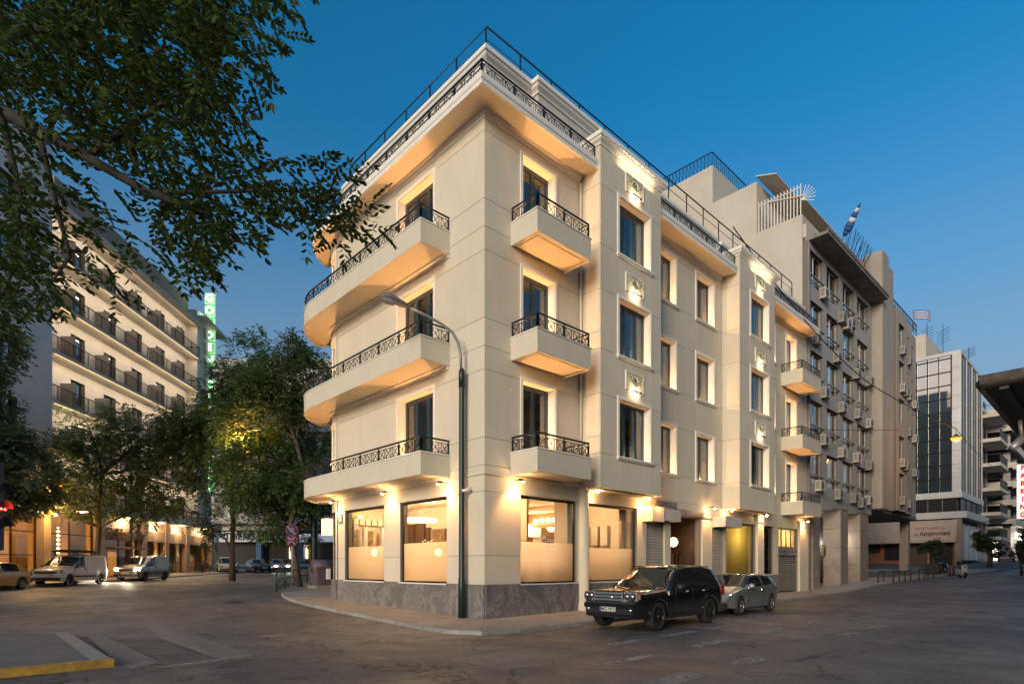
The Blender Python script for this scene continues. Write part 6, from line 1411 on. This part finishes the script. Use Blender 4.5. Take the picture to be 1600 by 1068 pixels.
cable('black cable crossing from the cream roof down to the hanging lamp', [(16.0, -.1, 18.3), UV(1275, 520, 34), UV(1360, 600, 38), q + Vector((0, 0, .75))], .03, .15)
cable('thin cable crossing between the grey office block and the beige block', [UV(1264, 670, 33.5), UV(1402, 671, 44)], .02, .05)
cable('thin cable looped up from the hanging lamp to the mirrored block', [q + Vector((0, 0, .75)), UV(1560, 735, 56)], .02, .3)
# flags
FLB = mat('flag_blue', (.03, .08, .27), .8); FLW = mat('flag_white', (.6, .6, .6), .8)
def flag(label, foot, tip, furled):
    T = thing('flag', label, 'flag', foot); F0 = Vector(foot); t_ = Vector(tip)-F0; add(T, 'pole', STEEL, lambda b: b.tube([(0, 0, 0), t_], .03, 6))
    if furled:
        for k in range(7):
            a, c = .42+.085*k, .42+.085*(k+1); w = [.10, .2, .26, .22, .18, .15, .10, .04]
            add(T, 'cloth_stripe', FLB if k % 2 == 0 or k < 2 else FLW, lambda b: b.tube([t_*a + Vector((.03, 0, -.02)), t_*((a+c)/2) + Vector((.06*math.sin(k), .03, -.06)), t_*c + Vector((.03, 0, -.02))], [w[k], (w[k]+w[k+1])/2, w[k+1]], 8))
    else:
        for k in range(9):
            v = []; m_ = 10
            for j in range(m_+1):
                for e in (0, 1): s = j/m_; v.append(t_ + rv*(s*1.7) + dv*(.18*math.sin(s*7)) + Vector((0, 0, -.095*(k+e) - .2*s*s + .06*math.sin(s*6))))
            add(T, 'cloth_stripe', FLB if k % 2 == 0 else FLW, lambda b: b.add(v, [(2*j, 2*j+2, 2*j+3, 2*j+1) for j in range(m_)], True))
    return T
flag('blue and white flag hanging from a slanted pole on the grey office block', UV(1303, 400, 37.5), UV(1344, 318, 35.5), True)
flag('blue and white striped flag flying on the far roof', UV(1427, 515, 54), UV(1427, 484, 54), False)
# canopy with a floodlight reaching in at the upper right
c0 = UV(1532, 597, 6.5); T = thing('canopy', 'dark canopy with a rounded rim reaching in at the upper right', 'canopy', (c0.x, c0.y, 0)); cz = c0.z
WTH = mat('weathered_rim', (.16, .13, .10), .7, var=.35, scale=8, bump=.2)
add(T, 'rim', WTH, lambda b: b.tube([(0, 0, cz), (0, -3.6, cz)], .075, 12)); add(T, 'side_rim', mat('dark_rim', (.04, .035, .032), .6), lambda b: b.tube([(0, 0, cz-.02), (7, 0, cz-.02)], .05, 8))
add(T, 'roof_panel', mat('dark_soffit', (.06, .05, .048), .7), lambda b: b.box(.03, 7, -3.6, -.03, cz-.05, cz+.03)); add(T, 'beam', MATS['dark_rim'], lambda b: (b.box(.02, 7, -.24, -.16, cz-.11, cz-.05), b.box(2.4, 2.5, -3.6, -.2, cz-.13, cz-.05)))
for x, y in ((1.2, -3.4), (6.6, -3.4)): add(T, 'post', MATS['dark_rim'], lambda b: b.tube([(x, y, G(c0.x+x, c0.y+y)-.13), (x, y, cz-.05)], .06, 10))
f0 = UV(1590, 690, 7.0); T2 = thing('floodlight', 'grey floodlight on an arm under the dark canopy', 'floodlight', f0)
def flood(b):
    for p_, q_, r0_, r1_ in ((Vector((0, 0, 0)), rv*.0, 0, 0),): pass
    a, e = UV(1600, 682, 7.0)-f0, UV(1581, 700, 6.9)-f0; b.tube([a, a.lerp(e, .3), e], [.03, .05, .04], 8)
add(T2, 'lamp_head', STEEL, flood); add(T2, 'arm', STEEL, lambda b: b.tube([UV(1597, 686, 7.0)-f0, UV(1595, 668, 7.0)-f0, UV(1594, 656, 7.0)-f0], .022, 8))
# traffic light at the left edge
a0 = UV(-22, 785, 6.2); pz = UT(-34, 6.3); T = thing('traffic_light', 'dark traffic light head with hooded lenses at the left edge', 'traffic light', (a0.x, a0.y, 0))
HB = mat('traffic_light_housing', (.03, .032, .034), .45)
add(T, 'housing', HB, lambda b: b.box(-.14, .14, -.14, .14, a0.z-.5, a0.z+.42))
d_ = rv
for k, (z, c) in enumerate(((a0.z+.13, None), (a0.z-.055, 'r'), (a0.z-.24, None))):
    add(T, 'hood', mat('hood_grey', (.10, .11, .12), .4), lambda b: b.add([tuple(rv*(.10+.11*s)*1.0 + dv*(.10*math.cos(a)) + Vector((0, 0, z + .085*math.sin(a)))) for s in (0, 1) for a in [math.pi*(j/8) for j in range(9)]], [(j, j+1, 10+j, 9+j) for j in range(8)], True))
    add(T, 'lens', emat('red_signal', (1, .03, .02), 6) if c else BLKP, lambda b: b.lathe([(0, 0), (.07, 0), (.075, -.02)], 12, tuple(rv*.12 + Vector((0, 0, z))), 'z'))
add(T, 'pole', HB, lambda b: b.tube([(-rv.x*.22, -rv.y*.22, -.15), (-rv.x*.22, -rv.y*.22, a0.z+.6)], .06, 10))
# recycling bin and its kerb block beside the rounded corner
p = UT(506, 33); T = thing('recycling_bin', 'purple grey recycling bin beside the rounded corner plinth', 'bin', p)
PUR = mat('purple_grey_bin', (.10, .075, .09), .6, var=.3, scale=3)
add(T, 'body', PUR, lambda b: b.add([(-.55, -.45, .15), (.55, -.45, .15), (.55, .45, .15), (-.55, .45, .15), (-.65, -.55, 1.2), (.65, -.55, 1.2), (.65, .55, 1.2), (-.65, .55, 1.2)], [(0,3,2,1),(4,5,6,7),(0,1,5,4),(1,2,6,5),(2,3,7,6),(3,0,4,7)])); add(T, 'lid', PUR, lambda b: b.tube([(-.66, 0, 1.22), (.66, 0, 1.22)], .4, 12)); add(T, 'base_block', LC, lambda b: b.box(-.7, .7, -.6, .6, 0, .16)); add(T, 'white_stripe', WHITE, lambda b: b.box(-.10, .1, -.62, -.5, .5, 1.1))
# cafe: chairs, tables and a seated person
WICK = mat('dark_wicker', (.035, .028, .022), .7, bump=.4, bscale=60)
def chair(loc, rz, label):
    T = thing('cafe_chair', label, 'chair', loc, rz, 'dark chairs of the hotel cafe'); add(T, 'seat', WICK, lambda b: b.box(-.24, .24, -.24, .24, .42, .48)); add(T, 'backrest', WICK, lambda b: b.box(-.25, .25, .2, .26, .48, .92))
    for sx in (-1, 1):
        add(T, 'armrest', WICK, lambda b: b.box(sx*.25-.03, sx*.25+.03, -.22, .22, .62, .67))
        for sy in (-1, 1): add(T, 'leg', WICK, lambda b: b.bar((sx*.22, sy*.22, 0), (sx*.22, sy*.22, .45 if sy > 0 else .65), .045))
    return T
def table(loc, label):
    T = thing('cafe_table', label, 'table', loc, 0, 'tables of the hotel cafe'); add(T, 'table_top', WICK, lambda b: b.lathe([(0, .74), (.38, .74), (.38, .7), (0, .7)], 18)); add(T, 'column', WICK, lambda b: b.tube([(0, 0, 0), (0, 0, .72)], .04, 8)); add(T, 'foot', WICK, lambda b: b.lathe([(.25, 0), (.22, .03), (0, .04)], 14)); return T
def hp3(a, o): q_ = HP(a, o); return Vector((q_[0], q_[1], G(*q_) + .005))
table(hp3(1.6, 1.5), 'small cafe table in front of the man in the white shirt'); table(hp3(5.6, 1.4), 'small cafe table between the empty dark chairs')
for k, (a, o, r_, lb) in enumerate([(2.5, 1.7, 100, 'dark wicker chair nearest the street at the seated man\'s table'), (1.7, 2.3, 190, 'dark wicker chair with its back to the street by the seated man'), (.7, 1.5, -80, 'dark wicker chair the man in the white shirt sits on'), (-.6, 1.9, 150, 'dark wicker chair furthest right of the cafe terrace'), (6.5, 1.4, 90, 'empty dark chair left of the empty cafe table'), (4.7, 1.4, -90, 'empty dark chair right of the empty cafe table')]):
    chair(hp3(a, o), HA + R_(r_), lb)
def person():
    base = hp3(.7, 1.5); rz = HA + R_(-80); T = thing('person', 'seated person in a white shirt leaning over a cafe table', 'person', base, rz)
    J = {'pelvis': (0, .05, .56, .15, .13), 'waist': (0, .03, .74, .135, .115), 'chest': (0, -.05, .98, .17, .125), 'neck': (0, -.10, 1.14, .06, .06), 'jaw': (0, -.14, 1.22, .075, .085), 'skull': (0, -.15, 1.33, .085, .10), 'crown': (0, -.14, 1.40, .055, .065)}
    E_ = [('pelvis', 'waist'), ('waist', 'chest'), ('chest', 'neck'), ('neck', 'jaw'), ('jaw', 'skull'), ('skull', 'crown')]
    for s, t in ((1, 'R'), (-1, 'L')):
        J.update({'sh'+t: (s*.19, -.06, 1.06, .07, .07), 'el'+t: (s*.25, -.20, .82, .05, .05), 'wr'+t: (s*.10, -.42, .78, .033, .03), 'ha'+t: (s*.05, -.50, .775, .04, .022), 'hip'+t: (s*.1, .0, .54, .095, .095), 'kn'+t: (s*.13, -.42, .53, .07, .07), 'an'+t: (s*.13, -.40, .10, .045, .045), 'to'+t: (s*.14, -.56, .04, .045, .035)})
        E_ += [('chest', 'sh'+t), ('sh'+t, 'el'+t), ('el'+t, 'wr'+t), ('wr'+t, 'ha'+t), ('pelvis', 'hip'+t), ('hip'+t, 'kn'+t), ('kn'+t, 'an'+t), ('an'+t, 'to'+t)]
        for k in range(5):
            n_ = 'f%d%s' % (k, t); J[n_] = (s*(.02+.018*k), -.575+.012*abs(k-2) + (.05 if k == 4 else 0), .765, .009, .009); E_.append(('ha'+t, n_))
    names = list(J); me = bpy.data.meshes.new('body'); me.from_pydata([J[n_][:3] for n_ in names], [(names.index(a), names.index(b)) for a, b in E_], []); o = link('body', me, None, T)
    md = o.modifiers.new('skin', 'SKIN'); md.use_smooth_shade = True
    for i, n_ in enumerate(names): sv = me.skin_vertices[0].data[i]; sv.radius = J[n_][3:5]; sv.use_root = n_ == 'pelvis'
    ms = o.modifiers.new('sub', 'SUBSURF'); ms.levels = 1; ms.render_levels = 1
    dg = bpy.context.evaluated_depsgraph_get(); m2 = bpy.data.meshes.new_from_object(o.evaluated_get(dg)); o.modifiers.clear(); o.data = m2; m2.materials.clear()
    for m_ in (mat('white_shirt', (.62, .60, .56), .85), mat('dark_trousers', (.03, .03, .035), .85), mat('skin_tone', (.36, .2, .13), .6)): m2.materials.append(m_)
    for p_ in m2.polygons: c = p_.center; p_.material_index = 2 if (c.z > 1.12 or (c.y < -.36 and .7 < c.z < .85)) else (1 if c.z < .62 else 0)
    add(T, 'hair', mat('grey_hair', (.12, .11, .1), .9), lambda b: b.lathe([(.098, 1.32), (.10, 1.37), (.07, 1.43), (0, 1.452)], 12, (0, -.125, 0)))
    for s in (-1, 1): add(T, 'ear', MATS['skin_tone'], lambda b: b.lathe([(0, -.02), (.025, 0), (0, .02)], 8, (s*.09, -.14, 1.31), 'x'))
    add(T, 'nose', MATS['skin_tone'], lambda b: b.lathe([(.02, -.02), (.012, .02), (0, .04)], 6, (0, -.255, 1.30))); add(T, 'eye', BLKP, lambda b: [b.lathe([(0, -.252), (.012, -.248)], 6, (s*.035, 0, 1.335), 'y') for s in (-1, 1)])
person()
print('objects', len(bpy.data.objects))
